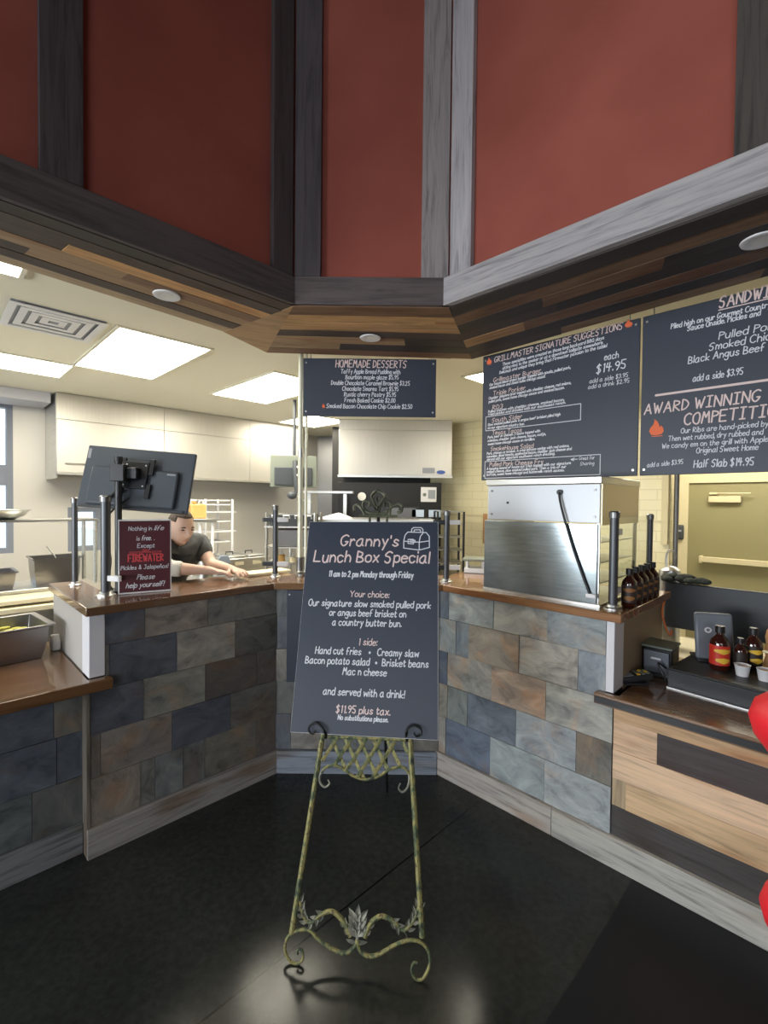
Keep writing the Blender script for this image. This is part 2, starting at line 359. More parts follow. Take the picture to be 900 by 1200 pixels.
FLAME = [(.5, 0), (.15, .05), (.0, .28), (.1, .5), (.28, .66), (.36, .86), (.34, 1.0), (.55, .86), (.66, .66), (.72, .48), (.82, .58), (.95, .42), (1.0, .22), (.86, .05)]
def flame(g, x, z, wd, ht, y=-.0014):
    n = len(FLAME); g.add([(x + a * wd, y, z + b * ht) for a, b in FLAME], [tuple(range(n))])
    g.add([(x + wd * .3, y - .0004, z - ht * .08), (x + wd * .9, y - .0004, z - ht * .08), (x + wd * .95, y - .0004, z - ht * .03), (x + wd * .1, y - .0004, z - ht * .03)], [(0, 1, 2, 3)])
def sr(r, g, b, k=1.0):
    f = lambda c: ((c / 255 + .055) / 1.055) ** 2.4 if c > 10 else c / 255 / 12.92
    return (min(f(r) * k, .95), min(f(g) * k, .95), min(f(b) * k, .95))

def xy(p): return (p.x, p.y)
# ================================================================== STRUCTURE
struct('floor', G().box(-5.2, 6.2, -4.8, 9, -.1, 0), 'concrete')

# ---- stone-clad bar walls (each slab its own colour)
def stone(g, rows, y=0.0, k=1.75):
    for z0, z1, ed, cols in rows:
        for a, b, c in zip(ed[:-1], ed[1:], cols):
            m_ = sum(c) / 3; c = [m_ + (q - m_) * .56 for q in c]
            g.box(a + .0012, b - .0012, y - random.uniform(.004, .011), y + .01, z0 + .0012, z1 - .0012, sr(*c, k))
def wallcore(g, u0, u1, y0, y1, z1): g.box(u0, u1, y0, y1, 0, z1, (.035, .035, .035))
ZR = [(.955, 1.118), (.755, .955), (.557, .755), (.358, .557), (.14, .358)]
g = G(); wallcore(g, 0, 1.01, 0, .11, 1.118)
stone(g, [(*ZR[0], [0, .075, .378, .688, .974], [(66, 80, 96), (112, 120, 120), (124, 122, 112), (106, 117, 122)]),
          (*ZR[1], [0, .13, .219, .536, .846, .974], [(104, 112, 112), (84, 96, 108), (122, 110, 94), (138, 132, 120), (102, 114, 124)]),
          (*ZR[2], [0, .068, .372, .688, 1.008], [(56, 68, 90), (116, 114, 106), (142, 116, 94), (128, 128, 120)]),
          (*ZR[3], [0, .074, .217, .525, .845, 1.008], [(112, 106, 92), (92, 100, 96), (74, 84, 100), (116, 126, 134), (96, 92, 82)]),
          (*ZR[4], [0, .064, .371, .689, 1.008], [(110, 108, 102), (68, 82, 106), (108, 120, 124), (122, 130, 134)])])
struct('wall_right', g, 'slate', CR, RR)
ZL = [(.97, 1.118), (.767, .97), (.565, .767), (.36, .565), (.14, .36)]
g = G(); wallcore(g, -.985, 0, 0, .11, 1.118); KL = 1.9
stone(g, [(*ZL[0], [-.925, -.75, -.431, 0], [(60, 66, 80), (104, 92, 84), (82, 82, 78)]),
          (*ZL[1], [-.925, -.905, -.594, -.275, 0], [(80, 80, 80), (58, 64, 78), (104, 100, 92), (70, 70, 68)]),
          (*ZL[2], [-.985, -.757, -.445, -.136, 0], [(56, 60, 74), (94, 94, 86), (66, 60, 56), (68, 64, 62)]),
          (*ZL[3], [-.985, -.942, -.619, -.301, 0], [(84, 80, 76), (92, 86, 80), (58, 62, 78), (74, 74, 70)]),
          (*ZL[4], [-.985, -.77, -.703, -.563, -.447, -.138, 0], [(104, 92, 80), (92, 92, 86), (84, 88, 90), (80, 82, 82), (90, 86, 74), (76, 70, 64)])], k=KL)
struct('wall_left', g, 'slate', CL, RL)
g = G(); wallcore(g, 0, .99, 0, .11, 1.118)
ed = [0, .05, .30, .55, .80, .99]; P6 = [(98, 104, 104), (84, 92, 104), (118, 112, 100), (92, 96, 92), (76, 84, 98), (120, 116, 108)]
stone(g, [(a, b, [0] + [e + d for e in (.11, .33, .62, .86)] + [.99], [P6[(i + n) % 6] for n in range(5)]) for i, ((a, b), d) in enumerate(zip(ZR, (0, .06, -.04, .05, -.02)))], k=1.3)
struct('wall_centre', g, 'slate', CL, 0)
g = G(); wallcore(g, -2.8, -.99, .07, .18, .78)
for i, (a, b) in enumerate([(.57, .778), (.36, .57), (.14, .36)]):
    x = -.99 + (-.12, 0, -.2)[i]; e = [-.99]
    while x > -2.8: e.append(x if x < -1.0 else -1.1); x -= random.uniform(.26, .33)
    e = sorted(set(e + [-2.8])); stone(g, [(a, b, e, [random.choice([(74, 76, 74), (60, 70, 84), (92, 82, 72), (70, 80, 80), (84, 84, 78)]) for _ in e])], .07, 1.7)
struct('wall_left_low', g, 'slate', CL, RL)
# plank-clad low wall right of the stone
g = G(); wallcore(g, 1.012, 2.8, .002, .11, .738)
for z0, z1, ed, cs in [(.672, .738, [1.012, 2.8], [(186, 152, 116)]), (.536, .672, [1.012, 1.19, 2.1, 2.8], [(200, 168, 138), (66, 58, 58), (176, 140, 104)]),
                       (.406, .536, [1.012, 2.0, 2.8], [(206, 176, 146), (90, 72, 60)]), (.28, .406, [1.012, 1.07, 1.9, 2.8], [(166, 146, 118), (196, 166, 130), (80, 70, 64)]),
                       (.14, .28, [1.012, 1.75, 2.8], [(66, 63, 62), (170, 140, 110)])]:
    for a, b, c in zip(ed[:-1], ed[1:], cs): g.box(a, b - .001, -random.uniform(.004, .007), .004, z0, z1 - .001, sr(*c, 1.12))
struct('wall_right_low', g, 'plank', CR, RR)
# wing walls at the two ends of the bar
struct('wall_left_wing', G().box(-.985, -.885, .112, .80, 0, 1.118), mat('grey_wing_panel', (.42, .40, .38), .6), CL, RL)
struct('wall_right_wing', G().box(.91, 1.010, .112, .76, 0, 1.118), mat('brown_wing_panel', (.26, .19, .12), .6), CR, RR)
struct('trim_1', G().box(-.99, -.925, -.014, .11, .832, 1.118), 'trimwhite', CL, RL, bev=.003)
struct('trim_2', G().box(.976, 1.012, -.014, .11, .792, 1.118), 'trimwhite', CR, RR, bev=.003)
struct('trim_3', G().box(-1.0, -.986, -.014, .068, 0, .778, sr(112, 104, 94)), 'board_grey', CL, RL)
# baseboards of weathered boards
g = G().box(0.0, .735, -.026, -.001, 0, .138, sr(168, 162, 156)).box(.737, 2.8, -.026, -.001, 0, .142, sr(172, 170, 164))
struct('baseboard_right', g, 'board_grey', CR, RR, bev=.002)
struct('baseboard_left', G().box(-1.0, 0.0, -.026, -.001, 0, .138, sr(150, 146, 142)), 'board_grey', CL, RL, bev=.002)
struct('baseboard_left_low', G().box(-2.8, -1.002, .045, .069, 0, .138, sr(120, 122, 124)), 'board_grey', CL, RL, bev=.002)
struct('baseboard_centre', G().box(.01, .98, -.026, -.001, 0, .136, sr(132, 140, 152)), 'board_grey', CL, 0, bev=.002)

# ---- upper walls: red plaster between dark barn-wood posts, over a timber fascia
UC = Vector((-.4475, 2.25, 0)); UR = Vector((.302, 2.25, 0))
def upper(name, loc, rot, u0, u1, posts, col, fcol):
    struct(name, G().box(u0, u1, .018, .06, 2.60, 5.6), 'red', loc, rot)
    g = G()
    for a, b in posts: g.box(a, b, -.012, .017, 2.722, 5.6, col if not isinstance(col, list) else col[posts.index((a, b))])
    struct('trim_4', g, 'beam', loc, rot, bev=.002)
    struct('trim_5', G().box(u0, u1, -.016, .017, 2.59, 2.72, fcol), 'beam', loc, rot, bev=.002)
upper('wall_upper_left', LF(0, -.54), RL, -4, -.21, [(-.375, -.268), (-1.245, -1.121), (-2.2, -2.08)], sr(74, 66, 68), sr(86, 78, 78))
upper('wall_upper_centre', UC, 0, -.04, .79, [(.01, .133), (.614, .742)], [sr(76, 70, 74), sr(150, 142, 142)], sr(92, 82, 82))
upper('wall_upper_right', RF(0, -.45), RR, .335, 4.2, [(.394, .511), (1.475, 1.60), (2.4, 2.52)], [sr(168, 164, 168), sr(70, 64, 60), sr(70, 64, 60)], sr(166, 162, 164))

# ---- soffit of mixed planks between the fascia and the kitchen ceiling
FRT = [(-2.70, 0.0), (-.447, 2.253), (.302, 2.253), (2.55, 0.005)]
REA = [(-2.95, .18), (-.90, 2.60), (-.75, 2.95), (.56, 3.045), (2.95, .32)]
PAL = [(56, 44, 38), (104, 78, 56), (146, 112, 72), (120, 98, 72), (44, 36, 34), (88, 66, 50), (132, 104, 72), (60, 52, 46)]
def soffit(name, a0, a1, b0, b1, n, cols, seed):
    """planks between front edge a0-a1 and rear edge b0-b1, n strips deep"""
    rd = random.Random(seed); g = G(); d = (a1[0] - a0[0], a1[1] - a0[1])
    lp = lambda p, q, t: (p[0] + (q[0] - p[0]) * t, p[1] + (q[1] - p[1]) * t)
    for i in range(n):
        t0, t1 = i / n, (i + 1) / n; L0, L1, R0, R1 = lp(a0, b0, t0), lp(a0, b0, t1), lp(a1, b1, t0), lp(a1, b1, t1)
        cuts = [0]; ln = math.hypot(d[0], d[1]); x = rd.uniform(.25, .8) / ln
        while x < .93: cuts.append(x); x += rd.uniform(.4, 1.1) / ln
        cuts.append(1)
        for k, (s0, s1) in enumerate(zip(cuts[:-1], cuts[1:])):
            c = cols[i][k % len(cols[i])]
            dz = rd.uniform(0, .004)
            g.slab([lp(L0, R0, s0), lp(L0, R0, s1), lp(L1, R1, s1), lp(L1, R1, s0)], 2.588 - dz, 2.66, sr(*c, 1.75), d)
    return struct(name, g, 'plank')
D, B, T, W_, K_ = (52, 42, 38), (92, 68, 50), (150, 114, 74), (118, 96, 72), (40, 34, 32)
soffit('trim_6', FRT[0], FRT[1], REA[0], REA[1], 7, [[D, K_], [D], [T, T, D], [W_, B], [W_, D], [(96, 84, 70), D], [W_, (130, 112, 88)]], 3)
soffit('trim_7', FRT[1], FRT[2], REA[2], REA[3], 7, [[B], [(150, 118, 80)], [(140, 110, 76), D], [D, B], [W_, K_], [(118, 100, 78), K_], [B]], 5)
soffit('trim_8', FRT[2], FRT[3], REA[3], REA[4], 7, [[K_], [B, (96, 74, 54)], [K_, B], [D, K_], [(122, 92, 62), B], [K_], [D, (104, 84, 64), D]], 8)
g = G().slab([FRT[1], REA[2], REA[1]], 2.585, 2.66, sr(134, 108, 78, 1.7), (1, .4)); struct('trim_9', g, 'plank')

# ---- kitchen ceiling, dining room shell
struct('ceiling', G().slab([(-5.25, -.2), (-2.9, 0), (-.7, 2.5), (.45, 2.55), (2.85, 0), (6.2, -.2), (6.2, 9), (-1.1, 9), (-1.1, 7.5), (-5.25, 3.35)], 2.68, 2.76), 'ceil')
struct('floor_kitchen', G().slab([(-5.1, .9), xy(LF(-1.0, .2)), (-.70, 2.93), (.40, 2.93), xy(RF(1.0, .12)), (5.9, -.15), (5.9, 9), (-.9, 7.4), (-5.1, 3.2)], .0, .004), mat('pale_kitchen_floor', (.46, .42, .35), .5))
struct('ceiling_dining', G().box(-5, 5, -4.8, 2.9, 5.5, 5.6), mat('dark_dining_ceiling', (.05, .045, .04), .9))
din = mat('dining_wall_paint', (.20, .15, .11), .85)
def wall_open(name, m, loc, rot, u0, u1, z1, th, opens):
    """wall along local x with rectangular openings (u0,u1,z0,z1)"""
    g = G(); x = u0
    for a, b, c, d in sorted(opens):
        g.box(x, a, 0, th, 0, z1); g.box(a, b, 0, th, 0, c); g.box(a, b, 0, th, d, z1); x = b
    g.box(x, u1, 0, th, 0, z1); return struct(name, g, m, loc, rot)
def window(name, loc, rot, a, b, c, d, th=.1, bars=(), cross=()):
    g = G(); fw = .05
    g.box(a, a + fw, 0, th, c, d).box(b - fw, b, 0, th, c, d).box(a + fw, b - fw, 0, th, c, c + fw).box(a + fw, b - fw, 0, th, d - fw, d)
    for x in bars: g.box(x - .03, x + .03, .01, th - .01, c + fw, d - fw)
    for z0, z1 in cross: g.box(a + fw, b - fw, .005, th - .01, z0, z1)
    f = struct(name, g, mat('window_frame_metal', (.19, .21, .26), .5), loc, rot)
    struct('pane', G().box(a + fw, b - fw, .045, .05, c + fw, d - fw), 'glass', parent=f); return f
wall_open('wall_dining_left', din, (-4.6, -4.7, 0), PI / 2, 0, 5.7, 5.5, .1, [(1.7, 5.1, .85, 1.9)])
window('window_3', (-4.6, -4.7, 0), PI / 2, 1.7, 5.1, .85, 1.9, bars=(2.8, 3.95))
wall_open('wall_dining_rear', din, (4.9, -4.7, 0), PI, 0, 9.5, 5.5, .1, [(4.2, 7.4, .8, 3.2)])
window('window_4', (4.9, -4.7, 0), PI, 4.2, 7.4, .8, 3.2, bars=(5.3, 6.3))
struct('wall_dining_right', G().box(4.6, 4.7, -4.7, .2, 0, 5.5), din)

# ---- kitchen walls
wall_open('wall_kitchen_left', 'steel_wall', LF(0, 3.5), RL, -2.9, 2.95, 2.68, .1, [(-1.95, -.86, 1.10, 2.60), (-.40, -.09, 1.08, 1.56)])
window('window_1', LF(0, 3.5), RL, -1.95, -.86, 1.10, 2.60, cross=((1.78, 1.98),))
window('bright_opening', LF(0, 3.5), RL, -.40, -.09, 1.08, 1.56)  # framed opening added to stand in for a bright reflection in the guard glass
struct('trim_10', G().box(-2.9, -.62, 3.06, 3.49, 2.58, 2.678), mat('bulkhead_paint', (.52, .52, .56), .6), CL, RL)
struct('wall_kitchen_right', G().box(-3.05, .56, 2.75, 2.87, 0, 2.68), 'tile', CR, RR)
struct('wall_kitchen_rear', G().box(-.72, .66, 6.42, 6.5, 0, 2.68), 'blacksteel')
struct('wall_kitchen_rear_recess', G().box(-2.0, -.64, 7.35, 7.45, 0, 2.68).box(-.72, -.64, 6.5, 7.35, 0, 2.68), 'steel_dark')
struct('wall_kitchen_side', G().box(-5.2, -5.1, .85, 3.25, 0, 2.68), 'wallpaint')
struct('wall_corridor', G().box(-1.3, 3.2, 4.6, 4.72, 0, 2.68), mat('cream_corridor_paint', (.66, .58, .38), .65), CR, RR)
struct('wall_corridor_side', G().box(5.9, 6.0, -.2, 9, 0, 2.68), 'wallpaint')
d = struct('door_1', G().box(.336, 1.32, 4.555, 4.598, 0, 1.925), 'door', CR, RR)
g = G().box(.16, .335, 4.53, 4.6, 0, 2.01).box(.335, 1.33, 4.53, 4.6, 1.927, 2.01).box(1.33, 1.45, 4.53, 4.6, 0, 2.01)
struct('frame', g, 'doorframe', parent=d)
struct('door_closer', G().box(.545, .86, 4.50, 4.553, 1.69, 1.765).box(.555, .63, 4.49, 4.54, 1.785, 1.81).tube([(.59, 4.51, 1.80), (.95, 4.49, 1.795)], .008), 'doorframe', parent=d, bev=.004)
struct('push_bar', G().box(.47, 1.27, 4.47, 4.545, .965, 1.03).box(.47, .50, 4.46, 4.553, .955, 1.04).box(1.24, 1.27, 4.46, 4.553, .955, 1.04), 'doorframe', parent=d, bev=.006)
struct('trim_11', G().box(.50, .555, 2.70, 2.748, 1.28, 2.6), 'doorframe', CR, RR)
struct('trim_12', G().cyl((.60, 2.80, 0), (.60, 2.80, 2.68), .022), 'steel_dark', CR, RR)
struct('trim_13', G().box(-3.0, .49, 2.735, 2.749, 1.49, 1.50), 'doorframe', CR, RR)
# ================================================================== COUNTER TOPS
g = G()
fl, fr_ = (-.6553, 2.785 - .01), (.3563, 2.785 - .01)
c1, c2 = sr(140, 104, 72, .8), sr(152, 108, 72, .85)
g.slab([xy(LF(-1.005, -.035)), fl, (-.90, 3.15), xy(LF(-.84, .42)), xy(LF(-.84, .82)), xy(LF(-1.005, .82))], 1.12, 1.16, sr(118, 88, 66, .75), (1, 1))
g.slab([fl, fr_, (.45, 3.15), (-.90, 3.15)], 1.12, 1.16, c1, (1, 0))
g.slab([fr_, xy(RF(1.045, -.035)), xy(RF(1.045, .78)), xy(RF(.88, .78)), xy(RF(.88, .72)), xy(RF(-.25, .72)), (.45, 3.15)], 1.12, 1.16, c2, (1, -1))
o = single('bar_top', g, 'bartop', 'raised varnished wood bar top running around all three stone walls', 'bar top', bev=.004)
g = G().slab([(-2.8, -.065), (-.905, -.065), (-.905, -.017), (-.993, -.017), (-.993, .78), (-2.8, .78)], .78, .83, sr(122, 88, 58, .8), (1, 0))
o = single('low_counter_top', g, 'bartop', 'low varnished wood counter on the left under the steel pan', 'counter', CL, RL, bev=.004)
t = thing('low_counter_top', 'low varnished wood counter on the right with a black edge strip', 'counter', CR, RR)
g = G().slab([(.94, -.055), (2.8, -.055), (2.8, .8), (1.034, .8), (1.034, -.017), (.94, -.017)], .74, .79, sr(126, 94, 66, .85), (1, 0))
build('top', g, 'bartop', t, bev=.004)
build('edge_strip', G().box(.945, 2.8, -.059, -.0555, .748, .776), mat('black_tar_strip', (.02, .021, .024), .35), t)

# ================================================================== MENU BOARDS
def board_root(name, label, loc, rot, w_, h_, cat='menu board', screws=True):
    t = thing(name, label, cat, loc, rot)
    build('panel', G().box(0, w_, 0, .012, 0, h_), 'board', t, bev=.002)
    for a in (.05, w_ - .05): build('hanger', G().cyl((a, .006, h_ - .002), (a, .006, 2.679 - loc[2]), .003, seg=8), 'steel', t)
    if screws:
        for a, b in ((.02, .03), (w_ - .02, .03), (.02, h_ - .03), (w_ - .02, h_ - .03)):
            build('screw', G().cyl((a, -.003, b), (a, .004, b), .006, seg=8), 'steel', t)
    return t
def letters(t, lines, m, y=-.0012, name='lettering'):
    if name == 'heading_lettering' and len(lines) > 1:
        for l in lines: letters(t, [l], m, y, name)
        return
    g = G()
    for l in lines: write(g, *l[:2], l[2], l[3], x1=l[4], **(l[5] if len(l) > 5 else {}), y=y)
    return build(name, g, m, t, smooth=False)
def outline(g, x0, z0, x1, z1, wd, y=-.0014):
    stroke_mesh(g, [(x0, z0), (x1, z0), (x1, z1), (x0, z1), (x0, z0)], wd, y)

# grill menu (left one of the two on the right)
Z0 = 1.800
t = board_root('menu_board', 'navy menu board headed grillmaster signature suggestions, above the steel warming case', RF(.035, .38, Z0), RR, .938, .808)
def ln(s, u0, z, cap, u1, **k): return (s, u0 - .035, z - Z0, cap, u1 - .035, k)
letters(t, [ln('GRILLMASTER SIGNATURE SUGGESTIONS', .121, 2.553, .034, .887, rise=.027), ln('Grillmaster Burger', .115, 2.428, .027, .437, rise=.01),
            ln('Triple Porker', .113, 2.343, .027, .338, rise=.01), ln('RD3', .111, 2.254, .027, .184), ln('South Sider', .109, 2.172, .026, .319, rise=.01),
            ln('Texas Tacos', .111, 2.091, .026, .318), ln('SmokeHouse Salad', .103, 1.989, .026, .397), ln('Pulled Pork Cheese Fry', .096, 1.889, .026, .46)], 'inkpink', name='heading_lettering')
S_ = dict(wt=.0034)
letters(t, [ln('These specialties were created on those long backyard BBQ days', .179, 2.521, .018, .795, rise=.035, **S_),
            ln('sitting next to the smoker or at a downtown tailgate somewhere.', .179, 2.497, .018, .791, rise=.035, **S_),
            ln('Delicious and unique they bring that Firewater passion to the table!', .159, 2.473, .018, .811, rise=.035, **S_),
            ln('Our house blend angus burger topped with gouda, pulled pork,', .087, 2.409, .016, .615, rise=.02, **S_), ln('smoked bacon and sweet home chicago sauce.', .087, 2.389, .016, .465, rise=.02, **S_),
            ln('Cheddar jalapeno brat topped with cheddar cheese, red onions,', .083, 2.322, .016, .619, rise=.02, **S_), ln('pulled pork, sweet home chicago sauce and smoked bacon.', .083, 2.301, .016, .581, rise=.02, **S_),
            ln('Pulled chicken with cheddar cheese, smoked bacon,', .08, 2.237, .015, .582, rise=.012, **S_), ln('fried pickles and drizzled with our southwest ranch.', .08, 2.219, .015, .59, rise=.012, **S_),
            ln('Slow smoked pulled pork & angus beef brisket piled high', .079, 2.152, .015, .561, rise=.02, **S_), ln('on our signature country bun.', .079, 2.132, .015, .336, **S_),
            ln('Pork, beef or chicken. 3 tacos topped with', .08, 2.071, .015, .439, rise=.02, **S_), ln('coleslaw, cheddar jack cheese, bacon, cotija,', .08, 2.049, .015, .475, rise=.02, **S_), ln('sweet home chicago sauce on tortillas.', .081, 2.027, .015, .406, rise=.02, **S_),
            ln('Pork, chicken or brisket. A crisp lettuce wedge with red onions,', .075, 1.966, .015, .615, rise=.02, **S_), ln('cucumber, diced tomato, applewood bacon, cheddar jack cheese and', .075, 1.947, .015, .63, rise=.02, **S_), ln('served with our signature southwest ranch dressing.', .075, 1.928, .015, .532, rise=.02, **S_),
            ln('A heaping mound of house cut fries topped with our signature', .075, 1.867, .015, .627, rise=.02, **S_), ln('melted cheese, slow smoked pulled pork. Then a trio of our', .075, 1.848, .015, .60, rise=.02, **S_), ln('buffalo, sweet home chicago and buttermilk ranch sauces.', .076, 1.829, .015, .59, rise=.02, **S_),
            ln('each', .80, 2.427, .034, .87), ln('$14.95', .759, 2.364, .045, .904), ln('add a side $3.95', .724, 2.317, .022, .918), ln('add a drink $2.95', .717, 2.287, .022, .925),
            ln('Great for', .675, 1.898, .018, .758), ln('Sharing', .681, 1.868, .018, .756), ln('<', .625, 1.888, .03, .662)], 'ink')
g = G(); outline(g, .064 - .035, 2.122 - Z0, .678 - .035, 2.212 - Z0, .004); outline(g, .062 - .035, 1.813 - Z0, .789 - .035, 1.922 - Z0, .004); build('border', g, 'ink', t, smooth=False)
for a, b in ((.063, 2.55), (.899, 2.576)):
    g = G(); flame(g, a - .035, b - Z0, .038, .045 if a < .1 else .04); build('flame_symbol', g, 'flame', t, smooth=False)
# ribs and sandwich menu (runs out of the frame)
t = board_root('menu_board', 'navy menu board headed award winning competition ribs, cut off by the right edge', RF(.985, .38, Z0), RR, .938, .808)
def ln(s, u0, z, cap, u1, **k): return (s, u0 - .985, z - Z0, cap, u1 - .985, k)
letters(t, [ln('SANDWICHES', 1.306, 2.562, .05, 1.60), ln('AWARD WINNING', 1.001, 2.112, .050, 1.46), ln('COMPETITION', 1.178, 2.04, .052, 1.55)], 'inkpink', name='heading_lettering')
letters(t, [ln('Piled high on our Gourmet Country', 1.112, 2.515, .024, 1.49, wt=.004), ln('Sauce Onside. Pickles and', 1.181, 2.488, .024, 1.455, wt=.004),
            ln('Pulled Pork', 1.307, 2.417, .033, 1.52), ln('Smoked Chicken', 1.271, 2.374, .033, 1.555), ln('Black Angus Beef', 1.188, 2.331, .033, 1.472), ln('add a side $3.95', 1.209, 2.241, .03, 1.398),
            ln('Our Ribs are hand-picked by', 1.165, 2.0, .024, 1.492), ln('Then wet rubbed, dry rubbed and', 1.111, 1.966, .024, 1.475), ln('We candy em on the grill with Apple', 1.084, 1.932, .024, 1.493),
            ln('Original Sweet Home', 1.23, 1.899, .025, 1.46), ln('Half Slab $14.95', 1.221, 1.832, .034, 1.444), ln('add a side $3.95', 1.02, 1.842, .022, 1.175, wt=.003, rise=.06)], 'ink')
g = G(); stroke_mesh(g, [(1.304 - .985, 2.552 - Z0), (1.60 - .985, 2.552 - Z0)], .005, -.0014); build('underline', g, 'inkpink', t, smooth=False); g = G(); stroke_mesh(g, [(1.052 - .985, 2.2 - Z0), (1.80 - .985, 2.2 - Z0)], .011, -.0014); build('underline', g, 'inkpink', t, smooth=False)
g = G(); flame(g, .04, 2.0 - Z0, .066, .082); build('flame_symbol', g, 'flame', t, smooth=False)
# desserts
t = board_root('menu_board', 'small navy homemade desserts board hanging in the middle from the soffit', (-.537, 3.05, 2.208), 0, .868, .376)
def dl(s, x0, z, cap, x1, **k): return (s, x0 + .537, z - 2.208, cap, x1 + .537, k)
letters(t, [dl('HOMEMADE DESSERTS', -.325, 2.527, .046, .134)], 'inkpink', name='heading_lettering')
letters(t, [dl('Taffy Apple Bread Pudding with', -.291, 2.487, .027, .095, wt=.0042), dl('Bourbon maple glaze $5.95', -.26, 2.451, .027, .084, wt=.0042), dl('Double Chocolate Caramel Brownie $3.25', -.353, 2.413, .027, .157, wt=.0042),
            dl('Chocolate Smores Tart $5.95', -.28, 2.376, .027, .084, wt=.0042), dl('Rustic cherry Pastry $5.95', -.268, 2.339, .027, .068, wt=.0042), dl('Fresh Baked Cookie $2.00', -.265, 2.301, .027, .064, wt=.0042),
            dl('Smoked Bacon Chocolate Chip Cookie $2.50', -.382, 2.262, .027, .174, wt=.0042)], 'ink')
g = G(); flame(g, .125, .055, .02, .028); build('flame_symbol', g, 'flame', t, smooth=False)

# ================================================================== EASEL AND ITS BOARD
YAW, LEAN = math.radians(-6.9), math.radians(19.6)
t = thing('display_easel', 'weathered green and gold wrought iron easel standing on the dark floor', 'easel', (-.1028, 1.5968, 0), YAW)
cl_, sl_ = math.cos(LEAN), math.sin(LEAN)
def ep(p, d=0.0): return (p[0], p[1] * sl_ + d * cl_, p[1] * cl_ - d * sl_)     # point in the leaning plane
def et(pts, r, seg=8, n=4, d=0.0, flat=1.0):
    pts = smooth_pts(pts, n) if n else pts
    return G().tube([ep(p, d) for p in pts], r, seg, flat=flat)
for a, b, apex in (((-.168, .742), (-.221, .092), (-.056, 1.62)), ((.187, .751), (.250, .125), (.074, 1.62))):
    build('leg', et([apex, a, b], .0105, 8, 0), 'patina', t)
g = et([(-.168, .742), (.187, .752)], .006, 8, 0); build('cross_rail', g, 'patina', t)
WAVE = [(-.160, .612), (-.151, .626), (-.128, .639), (-.098, .641), (-.062, .625), (-.026, .608), (.023, .601), (.071, .617), (.108, .641), (.147, .653), (.171, .65), (.186, .632)]
build('apron_rail', et(WAVE, .0055), 'patina', t)
def wavez(x):
    for (x0, z0), (x1, z1) in zip(WAVE[:-1], WAVE[1:]):
        if x0 <= x <= x1: return z0 + (z1 - z0) * (x - x0) / (x1 - x0)
    return WAVE[-1][1]
for k in range(6):       # criss-cross lattice slats between the two rails
    for sg in (1, -1):
        xt = -.135 + k * .058 + (.0 if sg > 0 else .03); zt = .744; x = xt; z = zt
        while z > wavez(min(max(x, -.155), .18)) and -.16 < x < .18: z -= .003; x += sg * .003 * .62
        if zt - z > .03: build('lattice_slat', et([(xt, zt), (x, z)], .0032, 6, 0, d=.004 * sg, flat=2.6), 'patina', t)
for nm, pts in (('scroll', [(-.152, .627), (-.166, .6), (-.16, .575), (-.141, .563), (-.124, .577), (-.133, .59)]), ('scroll', [(.171, .65), (.188, .626), (.183, .587), (.164, .569), (.148, .58), (.154, .598)])):
    build(nm, et(pts, [.0055 - .0028 * i / 20 for i in range(21)]), 'patgrey', t)
for sx, pts in ((0, [(-.154, .738), (-.152, .758), (-.165, .780), (-.193, .795), (-.217, .78), (-.216, .762), (-.199, .753), (-.19, .766)]), (1, [(.174, .748), (.172, .774), (.178, .797), (.2, .81), (.228, .799), (.23, .778), (.211, .771), (.202, .784)])):
    pp = smooth_pts(pts, 4); n = len(pp)
    h = G().tube([ep(p, -.036 * min(1, i / 6)) for i, p in enumerate(pp)], [.0055 - .0025 * i / n for i in range(n)], 8)
    build('hook', h, 'iron', t)
FL = [(.021, .095), (.003, .065), (-.031, .052), (-.077, .063), (-.124, .084), (-.158, .106), (-.208, .097), (-.237, .072), (-.239, .036), (-.216, .009), (-.188, .006), (-.172, .022), (-.179, .046), (-.194, .044), (-.191, .031)]
FR = [(.021, .095), (.03, .067), (.062, .053), (.1, .062), (.151, .092), (.203, .112), (.246, .110), (.273, .086), (.278, .052), (.257, .012), (.232, .006), (.216, .026), (.222, .05), (.235, .05)]
for pts in (FL, FR):
    pp = smooth_pts(pts, 5); n = len(pp)
    build('foot_scroll', G().tube([ep(p) for p in pp], [.0075 - .0035 * i / n for i in range(n)], 8), 'patina', t)
def leaf(g, p, ang, ln_, wd, d=-.004):
    c, s = math.cos(ang), math.sin(ang); vs = []
    for a, b, h in ((0, 0, 0), (.35, .5, .004), (.7, .35, .003), (1, 0, -.004), (.7, -.35, .003), (.35, -.5, .004), (.45, 0, -.004)):
        x = p[0] + (a * c - b * wd / ln_ * s) * ln_; z = p[1] + (a * s + b * wd / ln_ * c) * ln_
        vs.append(ep((x, z), d - h))
    vs += [ep((p[0] + (a * c) * ln_, p[1] + (a * s) * ln_), d + .006) for a in (.0, .5, 1.0)]
    g.add(vs, [(0, 6, 1), (1, 6, 2), (2, 6, 3), (3, 6, 4), (4, 6, 5), (5, 6, 0), (0, 1, 8), (1, 2, 8), (2, 3, 8), (3, 4, 8), (4, 5, 8), (5, 0, 8)])
def acanthus(pts):
    pp = smooth_pts(pts, 4); n = len(pp); build('leaf_scroll', G().tube([ep(p) for p in pp], [.0095 - .004 * i / n for i in range(n)], 8), 'patina', t); g = G()
    for i in range(1, n - 1, 2):
        a = math.atan2(pp[i + 1][1] - pp[i][1], pp[i + 1][0] - pp[i][0])
        if 5 <= i <= 10: continue
        for sg in (1, -1): leaf(g, pp[i], a + sg * .6, .034 if i > 10 else .024, .014)
    build('acanthus_leaves', g, 'patgrey', t)
acanthus([(-.004, .103), (-.034, .143), (-.077, .168), (-.117, .157), (-.156, .128), (-.186, .15), (-.201, .19)])
